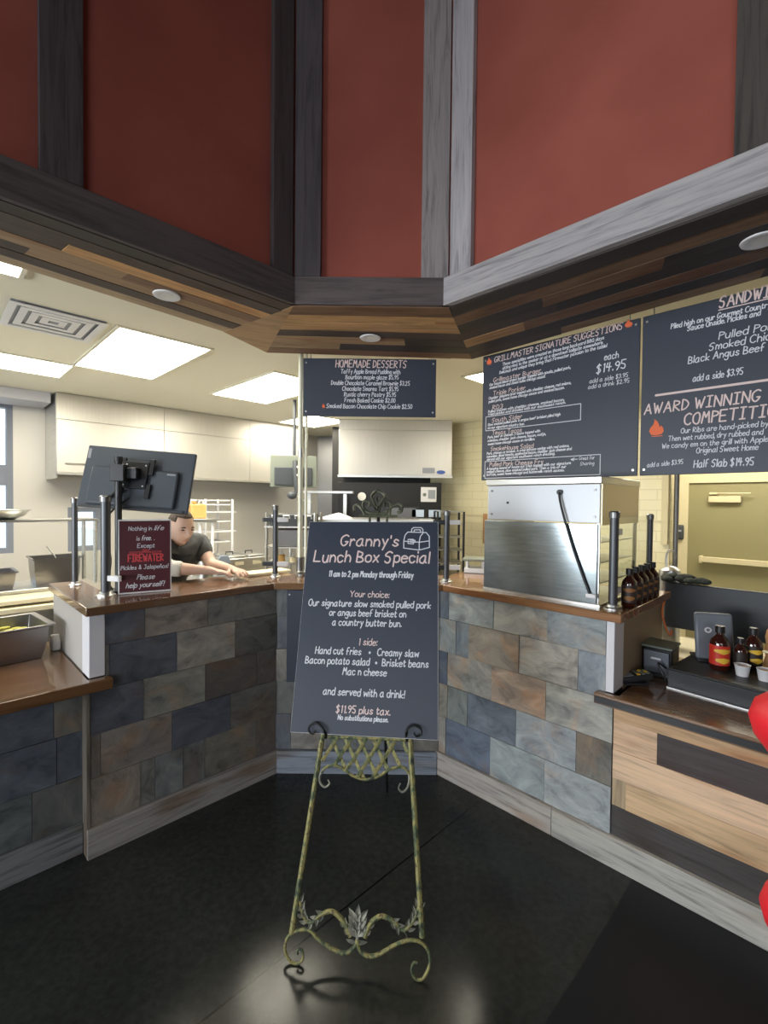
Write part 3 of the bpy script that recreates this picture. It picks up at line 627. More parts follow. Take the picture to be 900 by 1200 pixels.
acanthus([(.045, .105), (.065, .148), (.103, .172), (.148, .160), (.184, .14), (.219, .172), (.235, .215)])
g = G()
for z, n_, ln_ in ((.105, 3, .045), (.128, 3, .045), (.150, 3, .045)):
    for k in range(n_): leaf(g, (.018, z), PI / 2 + (k - 1) * .75, ln_ * 1.15, .024, -.006 - k * .001)
leaf(g, (.018, .09), PI / 2 + 1.5, .04, .015); leaf(g, (.018, .09), PI / 2 - 1.5, .04, .015)
g.tube([ep((.020, .09)), ep((.017, .19))], .006, 8); build('leaf_spray', g, 'patgrey', t)
# scrollwork crown above the board
g = G()
for pts in ([(-.002, 1.807), (-.028, 1.783), (-.015, 1.75), (.005, 1.703), (.019, 1.75), (.035, 1.783), (-.002, 1.807)], [(.005, 1.698), (-.032, 1.698), (-.065, 1.726), (-.061, 1.754), (-.035, 1.749), (-.036, 1.731)],
            [(.005, 1.698), (.039, 1.696), (.065, 1.723), (.059, 1.751), (.035, 1.75), (.038, 1.73)], [(.062, 1.685), (.065, 1.723), (.095, 1.742), (.117, 1.732), (.114, 1.705), (.096, 1.704)],
            [(-.055, 1.685), (-.066, 1.71), (-.09, 1.735), (-.108, 1.728), (-.104, 1.708)]):
    pp = smooth_pts(pts, 5); g.tube([ep(p) for p in pp], .0065, 8)
for p, a in (((.003, 1.75), PI / 2), ((-.04, 1.705), 2.5), ((.045, 1.705), .6), ((.003, 1.71), 2.2), ((.003, 1.71), .95), ((.10, 1.71), .5)): leaf(g, p, a, .032, .014, -.006)
g.tube([ep((-.085, 1.685)), ep((.10, 1.683))], .006, 8); g.tube([ep((-.03, 1.685)), ep((-.03, 1.58))], .006, 8); g.tube([ep((.05, 1.685)), ep((.05, 1.58))], .006, 8); build('crown', g, 'irongreen', t)
build('rear_leg', G().tube([ep((.008, 1.68), .008), (.015, 1.02, .006)], .008, 8), 'iron', t)
EX = Vector((math.cos(YAW), math.sin(YAW), 0)); EN = Vector((-math.sin(YAW), math.cos(YAW), 0)); EZ = Vector((0, 0, 1)) * cl_ + EN * sl_; EY = EZ.cross(EX)
ro = .01336; BX = EX * math.cos(ro) + EZ * math.sin(ro); BZ = EZ * math.cos(ro) - EX * math.sin(ro); BY = BZ.cross(BX)
t = thing('specials_board', 'tall navy lunch special sign board resting on the iron easel', 'sign')
mm = Matrix((BX, BY, BZ)).transposed().to_4x4(); mm.translation = (-.0746, 1.83, .7193); t.matrix_world = mm
build('panel', G().box(-.2973, .2973, 0, .006, 0, .892), 'foam', t)
build('printed_face', G().box(-.2965, .2955, -.0012, -.0002, .001, .891), 'board', t)
def el(s, x0, z, cap, x1, **k): return (s, x0, z, cap, x1, k)
letters(t, [el("Granny's", -.142, .778, .050, .118, wt=.0068), el('Lunch Box Special', -.261, .703, .050, .256, wt=.0068), el('Your choice:', -.086, .549, .026, .085, wt=.0036), el('1 side:', -.038, .348, .027, .041, wt=.0036), el('$11.95 plus tax.', -.115, .082, .027, .105, wt=.0042)], 'inkpink', -.0024, 'heading_lettering')
letters(t, [el('11 am to 2 pm Monday through Friday', -.187, .637, .025, .188, wt=.0046), el('Our signature slow smoked pulled pork', -.267, .507, .028, .264, wt=.0042), el('or angus beef brisket on', -.171, .467, .028, .16, wt=.0042), el('a country butter bun.', -.155, .427, .028, .141, wt=.0042),
            el('Hand cut fries   *   Creamy slaw', -.22, .308, .028, .216, wt=.0042), el('Bacon potato salad  *  Brisket beans', -.26, .268, .028, .256, wt=.0042), el('Mac n cheese', -.097, .228, .028, .085, wt=.0042), el('and served with a drink!', -.173, .148, .028, .161, wt=.0042), el('No substitutions please.', -.105, .056, .018, .098, wt=.0036)], 'ink', -.0024)
g = G()
def lb(*pts): stroke_mesh(g, [(.142 + a * .119, .759 + b * .106) for a, b in pts], .0042, -.0024)
lb((.02, .10), (.02, .42), (.06, .66), (.16, .80), (.86, .78), (.97, .62), (.98, .14), (.60, .02), (.02, .10)); lb((.60, .02), (.60, .40), (.64, .62), (.74, .76)); lb((.02, .40), (.60, .36), (.98, .42))
lb((.30, .80), (.31, .94), (.38, 1.0), (.66, 1.0), (.73, .92), (.73, .80)); lb((.40, .82), (.41, .90), (.63, .90), (.64, .82)); lb((.18, .30), (.18, .48), (.38, .48), (.38, .28), (.18, .30)); lb((.26, .36), (.44, .35), (.44, .44), (.26, .44))
build('lunch_box_drawing', g, 'ink', t, smooth=False)

# dark board fixed to the centre stone wall, behind the easel
t = thing('wall_panel', 'dark navy panel on the centre stone wall behind the easel', 'panel', (-.578, 2.782, .56))
build('panel', G().box(0, .62, 0, .012, 0, .555), 'board', t, bev=.002); build('screw', G().cyl((.016, -.003, .53), (.016, .003, .53), .005, seg=8), 'white', t)

# ================================================================== SNEEZE GUARD POSTS, GLASS, POLE
def post(label, p, h, r=.023, clamps=(), rz=0, grp='sneeze guard posts'):
    t = thing('guard_post', label, 'post', (p.x, p.y, 1.16), rz, grp)
    build('tube', G().cyl((0, 0, .006), (0, 0, h - .03), r, seg=18), 'postgrey', t)
    build('flange', G().lathe([(r * 2.1, 0), (r * 2.1, .006), (r * 1.5, .010), (r * 1.35, .02), (r * 1.02, .022)], 20), 'steel', t)
    build('end_cap', G().lathe([(r * 1.22, h - .032), (r * 1.25, h - .006), (r * .9, h)], 18), 'steel_dark', t)
    for z, dirs in clamps:
        for a in dirs:
            c, s = math.cos(a), math.sin(a)
            g = G(); g.T = Matrix.Rotation(a, 4, 'Z'); g.box(r * .8, r + .055, -.012, .012, z - .014, z + .014); g.cyl((r + .055, 0, z - .014), (r + .055, 0, z + .014), .012, seg=10)
            build('glass_clamp', g, 'white' if a < 1 else 'blackmetal', t, bev=.002)
    return t
P1 = post('tall grey metal post at the front of the left bar end, beside the maroon sign', LF(-.862, .222), .51, .0225, ((.09, (-.2,)),))
P2 = post('thin grey metal post at the back of the left bar end', LF(-.908, .655), .50, .015)
P3 = post('dark grey metal post at the left inner corner of the bar', Vector((-.70, 3.0, 0)), .465, .017, ((.085, (0, PI)), (.37, (0, PI))))
P4 = post('dark grey metal post just right of the lunch special board', Vector((.391, 2.88, 0)), .445, .019, ((.09, (0, PI)), (.37, (0, PI))))
P5 = post('grey metal post at the front right corner of the warming case', RF(.972, .072), .46, .020, ((.08, (.785,)), (.36, (.785,))))
P6_ = post('dark grey metal post at the back right bar end behind the sauce bottles', RF(.950, .705), .44, .016)
def pane(label, p, q, z0, z1):
    d = q - p; L = d.length
    return single('glass_panel', G().box(.06, L - .03, -.003, .003, z0, z1), 'glass', label, 'glass panel', (p.x, p.y, 1.16), math.atan2(d.y, d.x), 'sneeze guard glass')
pane('clear glass panel between the two left bar end posts', LF(-.908, .655), LF(-.862, .222), .06, .33)
pane('clear glass panel between the two right bar end posts', RF(.972, .072), RF(.950, .705), .05, .43)
t = thing('support_pole', 'pale galvanised pole rising from the bar to the desserts board', 'pole', (-.556, 3.085, 1.16))
build('pole', G().cyl((0, 0, .01), (0, 0, 1.5), .017, seg=14), 'brass', t); build('rod', G().cyl((.035, .01, .01), (.035, .01, 1.5), .009, seg=10), 'brass', t)
build('flange', G().lathe([(.04, 0), (.04, .01), (.022, .02)], 16, (.012, .004, 0)), 'steel_dark', t)
build('coupling', G().cyl((0, 0, .78), (0, 0, .84), .021, seg=14), 'steel', t); build('coupling', G().cyl((0, 0, .03), (0, 0, .12), .024, seg=14), 'steel_dark', t)

# ================================================================== MAROON SIGN, MONITOR
t = thing('counter_sign', 'maroon help yourself sign in a pale frame standing on the left bar', 'sign', rot=(math.radians(-3), 0, math.radians(30.9)), loc=(-1.356, 2.370, 1.162))
build('panel', G().box(0, .25, 0, .008, 0, .385), 'foam', t, bev=.002); build('printed_face', G().box(.006, .244, -.0012, -.0002, .008, .377), 'maroon', t)
def sg(s, a, b, fy, cap, **k): return (s, a * .25, .385 * (1 - fy), cap, b * .25, k)
letters(t, [sg('Nothing in', .19, .62, .15, .021, wt=.0026), sg('life', .67, .84, .15, .024, wt=.0032, slant=.35), sg('is', .34, .39, .285, .021, wt=.0026), sg('free', .43, .59, .285, .024, wt=.0032, slant=.35), sg('..', .61, .67, .285, .018, wt=.0026), sg('Except', .35, .67, .385, .021, wt=.0026),
            sg('Pickles & Jalape\u00f1os!', .05, .93, .675, .021, wt=.0026), sg('Please', .34, .66, .815, .026, wt=.0036, slant=.35), sg('help yourself!', .14, .84, .92, .025, wt=.0036, slant=.35)], 'ink', -.0026)
g = G(); write(g, 'FIREWATER', .046, .385 * .43, .036, x1=.21, wt=.0062, y=-.0026, slant=0); outline(g, .052, .385 * .545, .20, .385 * .56, .0022, -.0026); write(g, 'BBQ', .112, .385 * .565, .011, x1=.142, wt=.002, y=-.0026)
build('logo', g, 'logo', t, smooth=False)

t = thing('monitor', 'large dark grey order screen on the left bar, seen from behind above the maroon sign', 'monitor', (-1.35, 2.56, 1.16), math.radians(4))
SCR = Matrix.Translation((0, -.015, .60)) @ Matrix.Rotation(math.radians(4), 4, 'Y') @ Matrix.Rotation(math.radians(-14), 4, 'X')
def sc_part(name, m, fn, par=t, bev=0):
    g = G(); g.T = SCR; fn(g); return build(name, g, m, par, bev=bev)
def f(g):
    g.box(-.29, .29, 0, .022, -.172, .175)
h = sc_part('housing', 'mon', f, bev=.006)
sc_part('screen', 'black', lambda g: g.box(-.28, .28, .0225, .024, -.162, .165))
sc_part('rear_shell', 'mon', lambda g: g.box(-.24, .22, -.022, -.0005, -.155, .055), bev=.01)
sc_part('lower_ridge', 'dark', lambda g: g.box(-.27, .27, -.010, -.0005, -.170, -.159), bev=.002)
sc_part('sticker', 'labelgrey', lambda g: g.box(-.282, -.267, -.0015, -.0004, .10, .155))
sc_part('nameplate', 'labelgrey', lambda g: g.box(.16, .205, -.0245, -.0225, .030, .040))
def f(g):
    g.box(-.065, .065, -.040, -.0225, -.06, .09); g.box(-.09, -.06, -.036, -.0225, .02, .11); g.box(.06, .09, -.036, -.0225, .02, .11); g.box(-.09, -.06, -.036, -.0225, -.11, -.03); g.box(.06, .09, -.036, -.0225, -.11, -.03)
sc_part('mount_plate', 'blackmetal', f, bev=.003)
for a, b in ((-.05, .07), (.05, .07), (-.05, -.045), (.05, -.045)):
    sc_part('bolt', 'white', lambda g: g.cyl((a, -.043, b), (a, -.039, b), .004, seg=8))
g = G().cyl((-.06, -.10, .012), (-.06, -.10, .69), .017, seg=16).cyl((-.06, -.10, .69), (-.06, -.10, .715), .021, seg=16); build('pole', g, 'blackmetal', t)
build('arm', G().box(-.092, -.02, -.128, -.070, .585, .675).box(-.045, .03, -.095, -.035, .60, .66).tube([(-.06, -.09, .55), (-.12, -.07, .50)], .008), 'blackmetal', t, bev=.004)
build('base', G().box(-.12, .0, -.15, -.04, 0, .012), 'blackmetal', t, bev=.003)
build('cable', G().tube(smooth_pts([(-.02, -.06, .50), (-.10, -.10, .42), (-.115, -.12, .30), (-.085, -.13, .18), (-.10, -.12, .06), (-.09, -.10, .013)], 5), .005, 8), 'black', t)
# ================================================================== WARMING CASE AND RIGHT BAR
t = thing('warming_case', 'tall stainless steel and glass warming case on the right bar', 'warming case', RF(.285, .05, 1.16), RR)
W, DPT, HT = .632, .56, .625
build('top_lip', G().box(.0, W + .005, -.006, DPT, HT - .035, HT), 'steel', t, bev=.004)
build('back_panel', G().box(.012, W - .006, .006, .016, .40, HT - .036), mat('satin_case_steel', (.50, .52, .56), .45, .5), t, bev=.002)
mc = mat('case_mirror_steel', (.50, .56, .60), .2, .92)
f_ = noise(mc, coords(mc, 'Object', (3, 3, 30)), 2.5, 3); link(mc, ramp(mc, f_, [(.3, (.28, .325, .35)), (.7, (.40, .445, .47))]), bsdf(mc).inputs['Base Color'])
build('lower_back_sheet', G().box(-.006, W - .012, -.004, .005, .012, .395), mc, t, bev=.002)
build('base_rail', G().box(-.008, W + .005, -.006, DPT, 0, .011), 'steel', t)
build('side_panel', G().box(W - .005, W, .018, DPT, .39, HT - .036), mat('side_case_steel', (.62, .55, .40), .35, .7), t)
build('side_panel', G().box(0, .008, .018, DPT, .012, HT - .036), 'steel', t)
build('side_glass', G().box(W - .005, W - .001, .018, DPT - .02, .014, .388), 'glass', t)
build('corner_post', G().box(W - .022, W - .007, DPT - .02, DPT, .012, HT - .036), 'steel', t)
build('corner_post', G().box(W - .020, W - .0055, .007, .0175, .012, .398), 'steel', t)
for z in (.10, .20, .30): build('shelf', G().box(.010, W - .024, .03, DPT - .02, z, z + .006), 'steel', t)
for a, b in ((.035, .43), (.035, .56), (W - .03, .43), (W - .03, .56)): build('screw', G().cyl((a, .001, b), (a, .007, b), .006, seg=10), 'steel_dark', t)
build('hole_plug', G().cyl((.135, .002, .495), (.135, .007, .495), .007, seg=10), 'black', t)
build('cord_grommet', G().cyl((.43, -.006, .55), (.43, .007, .55), .014, seg=12), 'black', t)
build('power_cord', G().tube(smooth_pts([(.43, -.008, .55), (.445, -.014, .48), (.50, -.014, .30), (.56, -.014, .14), (.598, -.012, .045)], 4), .006, 8), 'black', t)
build('cord_clip', G().box(.575, .625, -.022, -.005, .040, .062), 'white', t, bev=.006)

def lathe_at(prof, seg=18, x=0, y=0): return G().lathe(prof, seg, (x, y, 0))
def sauce(name, label, loc, rot, h, r, lm, lm2, grp, gap=True):
    t = thing(name, label, 'bottle', loc, rot, grp)
    build('bottle', lathe_at([(0, 0), (r * .92, 0), (r, .006), (r, h * .60), (r * .9, h * .67), (r * .5, h * .76), (r * .36, h * .80), (r * .36, h * .86), (0, h * .86)]), 'sauce', t)
    build('cap', lathe_at([(r * .46, h * .83), (r * .5, h * .84), (r * .48, h * .99), (0, h)]), 'cap', t)
    lb_ = build('label', lathe_at([(r * 1.0, h * .12), (r * 1.02, h * .125), (r * 1.02, h * .56), (r * 1.0, h * .565)], 24), lm, t)
    for z0, z1, k in ((.16, .30, .9), (.38, .50, 1.1)):
        g = G(); n = 9; vs = []
        for i in range(n):
            a = -PI / 2 + (i / (n - 1) - .5) * 1.7 * k; tt = abs(i / (n - 1) - .5) * 2; e = (z1 - z0) * h * .5 * tt * .8
            vs += [(math.cos(a) * r * 1.035, math.sin(a) * r * 1.035, z0 * h + e), (math.cos(a) * r * 1.035, math.sin(a) * r * 1.035, z1 * h - e * .6)]
        g.add(vs, [(2 * i, 2 * i + 2, 2 * i + 3, 2 * i + 1) for i in range(n - 1)]); build('label_print', g, lm2, lb_)
    return t
for i, v in enumerate((.178, .27, .362, .454, .546)):
    nm = ['nearest to the customers', 'second from the front', 'in the middle', 'second from the back', 'furthest from the customers'][i]
    tt = sauce('sauce_bottle', 'dark barbecue sauce bottle in the row on the right bar end, ' + nm, RF(1.010, v, 1.161), RR + .3, .185, .0335, 'lab_dark', 'lab_orange', 'sauce bottles in a row on the right bar end')

# ---- things on the low right counter
t = thing('receipt_printer', 'black receipt printer with a flat grey lid on the low right counter', 'printer', RF(1.087, .42, .79), RR)
build('body', G().prism([(-.066, 0), (.066, 0), (.066, .145), (-.066, .145)], -.055, .085), 'black', t, bev=.008)
g = G(); g.T = Matrix.Translation((0, -.057, .075)) @ Matrix.Rotation(.12, 4, 'X'); g.box(-.056, .056, -.012, -.001, -.05, .06); build('front_panel', g, 'tabgrey', t, bev=.004)
build('lid', G().box(-.072, .070, -.07, .095, .146, .158), 'stool', t, bev=.004)
build('nameplate', G().box(-.022, .022, -.0745, -.0715, .093, .102), 'white', t)
build('cable', G().tube(smooth_pts([(.045, -.075, .06), (.02, -.11, .09), (.045, -.13, .05), (.06, -.12, .012), (.06, -.09, .005)], 5), .004, 8), 'black', t)
t = thing('card_reader', 'black handheld card reader lying on the low right counter', 'card reader', RF(1.035, .19, .79), RR + .75)
g = G(); g.T = Matrix.Rotation(math.radians(-9), 4, 'Y'); g.box(-.085, .085, -.037, .037, .018, .048); build('body', g, 'black', t, bev=.009)
g = G(); g.T = Matrix.Rotation(math.radians(-9), 4, 'Y'); g.box(-.07, -.005, -.028, .028, .0485, .051); build('screen', g, 'labelgrey', t, bev=.002)
for i in range(3):
    for k in range(3):
        g = G(); g.T = Matrix.Rotation(math.radians(-9), 4, 'Y'); g.box(.012 + i * .022, .026 + i * .022, -.026 + k * .020, -.012 + k * .020, .0485, .0525); build('key', g, 'stool' if (i + k) % 3 else 'lab_yellow', t)
build('foot', G().box(-.06, .06, -.03, .03, 0, .012), 'black', t, bev=.003)
t = thing('cash_drawer', 'wide flat black cash drawer on the low right counter', 'cash drawer', RF(1.160, .255, .79), RR - .10)
build('case', G().box(0, .56, .006, .42, .004, .095), 'black', t, bev=.004); build('drawer_front', G().box(.004, .556, -.004, .005, .008, .088), 'blackmetal', t, bev=.002)
build('trim_line', G().box(.0, .56, -.006, .004, .0, .006), 'steel', t)
DT = .885
t = thing('tablet_stand', 'leaning slate grey point of sale tablet back with a white ring mark', 'tablet', RF(1.300, .52, DT), RR + .5)
g = G(); g.T = Matrix.Rotation(math.radians(-10), 4, 'X'); g.slab([(-.082, -.014), (.082, -.014), (.082, .014), (-.082, .014)], .01, .235); build('shell', g, 'tabgrey', t, bev=.012)
g = G(); g.T = Matrix.Rotation(math.radians(-10), 4, 'X')
n = 20; vs = []
for k in range(n):
    a = 2 * PI * k / n; vs += [(-.028 + .016 * math.cos(a), -.0155, .15 + .014 * math.sin(a)), (-.028 + .008 * math.cos(a), -.0155, .15 + .007 * math.sin(a))]
g.add(vs, [(2 * k, (2 * k + 2) % (2 * n), (2 * k + 3) % (2 * n), 2 * k + 1) for k in range(n)]); build('ring_mark', g, 'white', t, smooth=False)
g = G(); g.T = Matrix.Rotation(math.radians(-10), 4, 'X'); g.box(.0, .03, -.0158, -.0150, .147, .153); build('nameplate', g, 'labelgrey', t)
build('base', G().box(-.08, .08, -.03, .10, 0, .012), 'black', t, bev=.004)
sauce('sauce_bottle', 'large barbecue sauce bottle with bright red and yellow label in front of the grey tablet', RF(1.335, .415, DT), RR + .55, .205, .040, 'lab_red', 'lab_yellow', 'sauce bottles on the cash drawer')
sauce('sauce_bottle', 'smaller plain dark sauce bottle just right of the red labelled one', RF(1.405, .475, DT), RR, .150, .028, 'lab_dark', 'lab_dark', 'sauce bottles on the cash drawer')
sauce('sauce_bottle', 'sauce bottle with yellow band label behind the white cups', RF(1.445, .535, DT), RR + .6, .195, .036, 'lab_dark', 'lab_yellow', 'sauce bottles on the cash drawer')
for lab, u, v in (('white paper sauce cup in front of the yellow banded bottle', 1.425, .385), ('white paper sauce cup nearest the right edge', 1.505, .385)):
    t = thing('sauce_cup', lab, 'cup', RF(u, v, DT), RR, 'white sauce cups on the cash drawer')
    build('cup', lathe_at([(0, 0), (.023, 0), (.030, .047), (.032, .050), (.030, .050), (.028, .046), (.022, .010), (0, .009)]), 'white', t)
    build('sauce', lathe_at([(0, .0385), (.0275, .0395), (0, .0405)]), 'wood_tan', t)
t = thing('wooden_pepper_mill', 'turned brown wooden grinder behind the cups at the right edge', 'grinder', RF(1.505, .58, DT), RR)
build('body', lathe_at([(0, 0), (.028, 0), (.030, .02), (.020, .06), (.024, .10), (.018, .12)]), 'wood_tan', t); build('head', lathe_at([(.018, .121), (.022, .15), (.018, .18), (.010, .195), (0, .20)]), 'wood_tan', t)
t = thing('snack_basket', 'brown basket with a pale spoon in it at the right edge', 'basket', RF(1.59, .50, DT), RR)
build('basket', lathe_at([(0, 0), (.045, 0), (.065, .075), (.060, .075), (.042, .008), (0, .008)]), 'wood_tan', t); build('spoon', G().tube([(-.02, 0, .02), (-.075, -.02, .095)], .004).ell((-.088, -.025, .105), (.018, .012, .006)), 'cuttingboard', t)
t = thing('monitor', 'wide black order screen standing on the low right counter, seen from behind', 'monitor', RF(1.02, .85, .94), RR)
build('housing', G().box(-.025, .72, 0, .035, .0, .262), 'dark', t, bev=.006); build('screen', G().box(-.01, .705, .036, .038, .015, .25), 'black', t)
build('stand', G().box(.30, .40, .04, .10, -.14, .10).box(.22, .48, -.03, .16, -.165, -.141), 'black', t, bev=.004)
single('back_counter', G().box(.2, 2.6, .81, 1.35, .004, .774), 'wallpaint', 'low tan back counter under the black order screen', 'counter', CR, RR, bev=.005)
g = G()
for k in range(26):
    a = random.uniform(0, 6.28); q = random.uniform(0, .09); g.ell((q * math.cos(a) * 1.3, q * math.sin(a) * .5, .02 + random.uniform(0, .035) * (1 - q / .09)), (.035, .03, .018), 8, 6)
single('crumpled_cloth', g, 'foliage', 'crumpled black cloth heaped on top of the black order screen', 'cloth', RF(1.085, .868, 1.200), RR)
single('phone_cable', G().tube(smooth_pts([(0, 0, .2), (-.012, -.004, .12), (.008, -.006, .04), (.03, -.004, .0), (.034, 0, .03)], 5), .005, 8), 'orange', 'looped orange cord hanging at the right bar end', 'cord', RF(1.036, .70, .93), RR)
t = thing('steel_canister', 'steel drink canister with a curved tap behind the right bar end', 'canister', RF(.98, 1.02, .774), RR)
build('body', lathe_at([(0, 0), (.06, 0), (.06, .46), (.055, .48), (.03, .50), (0, .505)], 22), 'steel', t); build('tap', G().tube(smooth_pts([(-.02, 0, .49), (-.02, 0, .57), (.0, 0, .60), (.025, -.01, .585), (.028, -.012, .55)], 5), .006, 8), 'steel', t)
single('orange_strap', G().tube(smooth_pts([(0, 0, 0), (-.012, 0, .12), (-.008, 0, .24), (.012, 0, .16), (.02, 0, 0)], 4), .008, 8, flat=.5), 'orange', 'orange strap beside the steel drink canister', 'strap', RF(.88, 1.02, .776), RR)
t = thing('soap_dispenser', 'dark grey wall dispenser left of the olive door', 'dispenser', RF(.245, 4.59, 1.22), RR)
build('body', G().box(-.05, .05, -.10, -.001, 0, .185), 'dark', t, bev=.02); build('window', G().box(-.02, .03, -.103, -.100, .10, .125), 'labelgrey', t)
single('orange_edge_sign', G().box(-1.47, -1.40, 2.725, 2.748, 1.15, 1.52), 'wood_tan', 'narrow orange brown strip on the tiled wall beside the warming case', 'panel', CR, RR)
t = thing('kitchen_scale', 'small white scale with a grey green top beside the warming case', 'scale', RF(-.10, .57, 1.161), RR + .5)
build('body', G().box(-.095, .095, -.07, .07, .0, .035).box(-.085, -.07, -.05, .05, .03, .085).box(.02, .05, -.02, .02, .03, .085), 'white', t, bev=.004); build('platform', G().box(-.11, .11, -.09, .09, .086, .100), 'stool', t, bev=.004)
build('knob', G().ell((.05, -.075, .015), (.008, .008, .008)), 'orange', t)
# bright red balloons at the right edge, tied one above the other
t = thing('balloon_bunch', 'two bright red balloons on a ribbon, mostly cut off by the right edge', 'balloons', (1.235, 1.36, 0))
for zc, k, dx in ((.985, 1.0, 0.008), (.40, .95, .05)):
    prof = [(0, -.135), (.018, -.128), (.075, -.085), (.115, -.03), (.128, .02), (.115, .065), (.07, .105), (0, .12)]
    build('balloon', G().lathe([(r_ * k, z_ * k + zc) for r_, z_ in prof], 28, (dx, 0, 0)), 'redvinyl', t, ang=80)
build('ribbon', G().tube(smooth_pts([(.008, 0, .848), (.03, .005, .7), (.05, 0, .516)], 4), .002, 6), 'redvinyl', t); build('ribbon', G().tube(smooth_pts([(.05, 0, .268), (.04, .005, .15), (.015, 0, .03)], 4), .002, 6), 'redvinyl', t)
build('weight', G().lathe([(0, 0), (.04, 0), (.042, .02), (.02, .03), (0, .032)], 16, (.015, 0, 0)), 'redvinyl', t)

# ================================================================== LEFT COUNTER, PREP LINE
t = thing('hotel_pan', 'deep steel pan with yellow pickles on the low left counter', 'pan', LF(-1.36, .43, .83), RL + .10)
def panshape(w_, d_, h_, r=.02, th=.004):
    g = G(); o_ = [(-w_ / 2, 0), (w_ / 2, 0), (w_ / 2, d_), (-w_ / 2, d_)]; k = .93
    def ring(s_, z): return [((x) * s_, d_ / 2 + (y - d_ / 2) * s_, z) for x, y in o_]
    rs = [ring(.86, 0), ring(k, h_ * .5), ring(.955, h_ - .012), ring(1.035, h_ - .010), ring(1.035, h_), ring(.945, h_ - .002), ring(k - .01, h_ * .5), ring(.84, .006)]
    vs = [p for q in rs for p in q]; fs = [(3, 2, 1, 0)] + [(i * 4 + a, i * 4 + (a + 1) % 4, i * 4 + 4 + (a + 1) % 4, i * 4 + 4 + a) for i in range(len(rs) - 1) for a in range(4)] + [tuple(range(len(vs) - 4, len(vs)))]
    return g.add(vs, fs)
build('pan', panshape(.64, .36, .175), 'pan', t, bev=.003)
g = G(); g.ell((.04, .18, .09), (.24, .13, .03), 18, 8)
for k in range(60): g.lathe([(0, -.004), (.022, -.003), (.024, .001), (.02, .004), (0, .003)], 9, (random.uniform(-.14, .24), random.uniform(.08, .29), .115 + random.uniform(0, .022)), 1, random.uniform(.6, 1))
o = build('pickles', g, 'pickle', t); o['kind'] = 'stuff'
g = G().prism([(-.04, 0), (.03, 0), (.045, .04), (.03, .075), (-.01, .085), (-.045, .05)], -.02, .02); single('paper_napkin', g, 'paper', 'crumpled pale paper napkin between the steel pan and the bar end', 'napkin', LF(-1.012, .60, .831), RL + 1.57, bev=.008)
t = thing('prep_counter', 'long steel prep counter with cream edge boards behind the low left counter', 'prep counter', LF(0, 0, 0), RL)
build('body', G().box(-3.2, -.78, 1.42, 2.1, .0, .90), 'steel', t, bev=.004)
build('cutting_board', G().box(-3.2, -.80, 1.39, 1.62, .955, .985), 'cuttingboard', t, bev=.005); build('cutting_board', G().box(-3.2, -.79, 1.36, 1.47, .902, .938), 'cuttingboard', t, bev=.005)
build('rail', G().box(-3.2, -.78, 1.64, 2.1, .90, 1.01), 'steel', t, bev=.004)
g = G().box(-3.0, -.56, 1.60, 1.92, 1.485, 1.50)
t = thing('overshelf', 'steel wire overshelf in front of the bright kitchen window', 'shelf', LF(0, 0, 0), RL); build('shelf_board', g, 'steel', t)
for a, b in ((-.58, 1.63), (-.60, 1.89), (-2.9, 1.63), (-2.9, 1.89)): build('upright', G().cyl((a, b, 1.011), (a, b, 1.485), .014, seg=10), 'steel', t)
t = thing('steel_bowl', 'wide steel bowl sitting on the overshelf at the left edge', 'bowl', LF(-1.13, 1.76, 1.501), RL); build('bowl', lathe_at([(0, 0), (.08, 0), (.14, .03), (.165, .062), (.18, .066), (.18, .070), (.155, .066), (.13, .034), (.075, .006), (0, .006)], 24), 'steel', t)
t = thing('steel_pan', 'square steel pan on the prep line under the window at left', 'pan', LF(-1.22, 1.72, 1.011), RL); build('pan', panshape(.36, .28, .12), 'pan', t)
t = thing('steel_pan', 'square steel pan stood up behind the thin left bar post', 'pan', LF(-.80, 1.72, 1.011), RL); build('pan', panshape(.30, .28, .20), 'pan', t); build('ladle', G().tube(smooth_pts([(.05, .1, .08), (.0, .12, .20), (-.05, .13, .28)], 4), .005), 'steel', t)

# ================================================================== HOODS, CEILING FIXTURES
t = thing('extraction_hood', 'long stainless extraction hood along the back left kitchen wall', 'hood', LF(0, 0, 0), RL)
for a, b in ((-.592, .40), (.402, 1.444), (1.446, 2.21)):
    build('front_panel', G().box(a, b, 2.95, 2.965, 1.91, 2.42), 'hood', t, bev=.002); build('upper_panel', G().box(a, b, 2.955, 2.968, 2.422, 2.675), 'hood', t, bev=.002)
build('end_panel', G().box(-.594, -.58, 2.97, 3.49, 1.85, 2.675), 'steel', t); build('end_panel', G().box(2.196, 2.21, 2.97, 3.49, 1.91, 2.675), 'steel', t)
build('canopy', G().box(-.58, 2.196, 2.97, 3.49, 2.05, 2.675), 'steel_dark', t)
build('grease_filter', G().prism([(-.57, 1.90), (2.19, 1.90), (2.19, 2.04), (-.57, 2.04)], 3.1, 3.48), 'steel_dark', t)
build('lower_rim', G().box(-.592, 2.21, 2.93, 2.969, 1.885, 1.909), 'steel', t)
for x in (-.2, .5, 1.2, 1.9): build('hood_lamp', G().ell((x, 3.05, 1.99), (.07, .05, .05)), 'white', t)
build('handle', G().tube([(-.52, 2.948, 2.0), (-.52, 2.925, 2.0), (-.25, 2.925, 2.0), (-.25, 2.948, 2.0)], .006), 'steel', t)
t = thing('extraction_hood', 'square stainless extraction hood facing the camera under the desserts board', 'hood', (-.572, 5.80, 0))
build('front_panel', G().box(0, 1.41, 0, .015, 1.99, 2.545), 'hood', t, bev=.003); build('upper_panel', G().box(.01, 1.40, .006, .02, 2.548, 2.675), 'hood', t)
build('side_panel', G().box(0, .012, .016, .60, 1.99, 2.675), 'hood', t); build('side_panel', G().box(1.398, 1.41, .016, .30, 1.99, 2.675), 'hood', t)
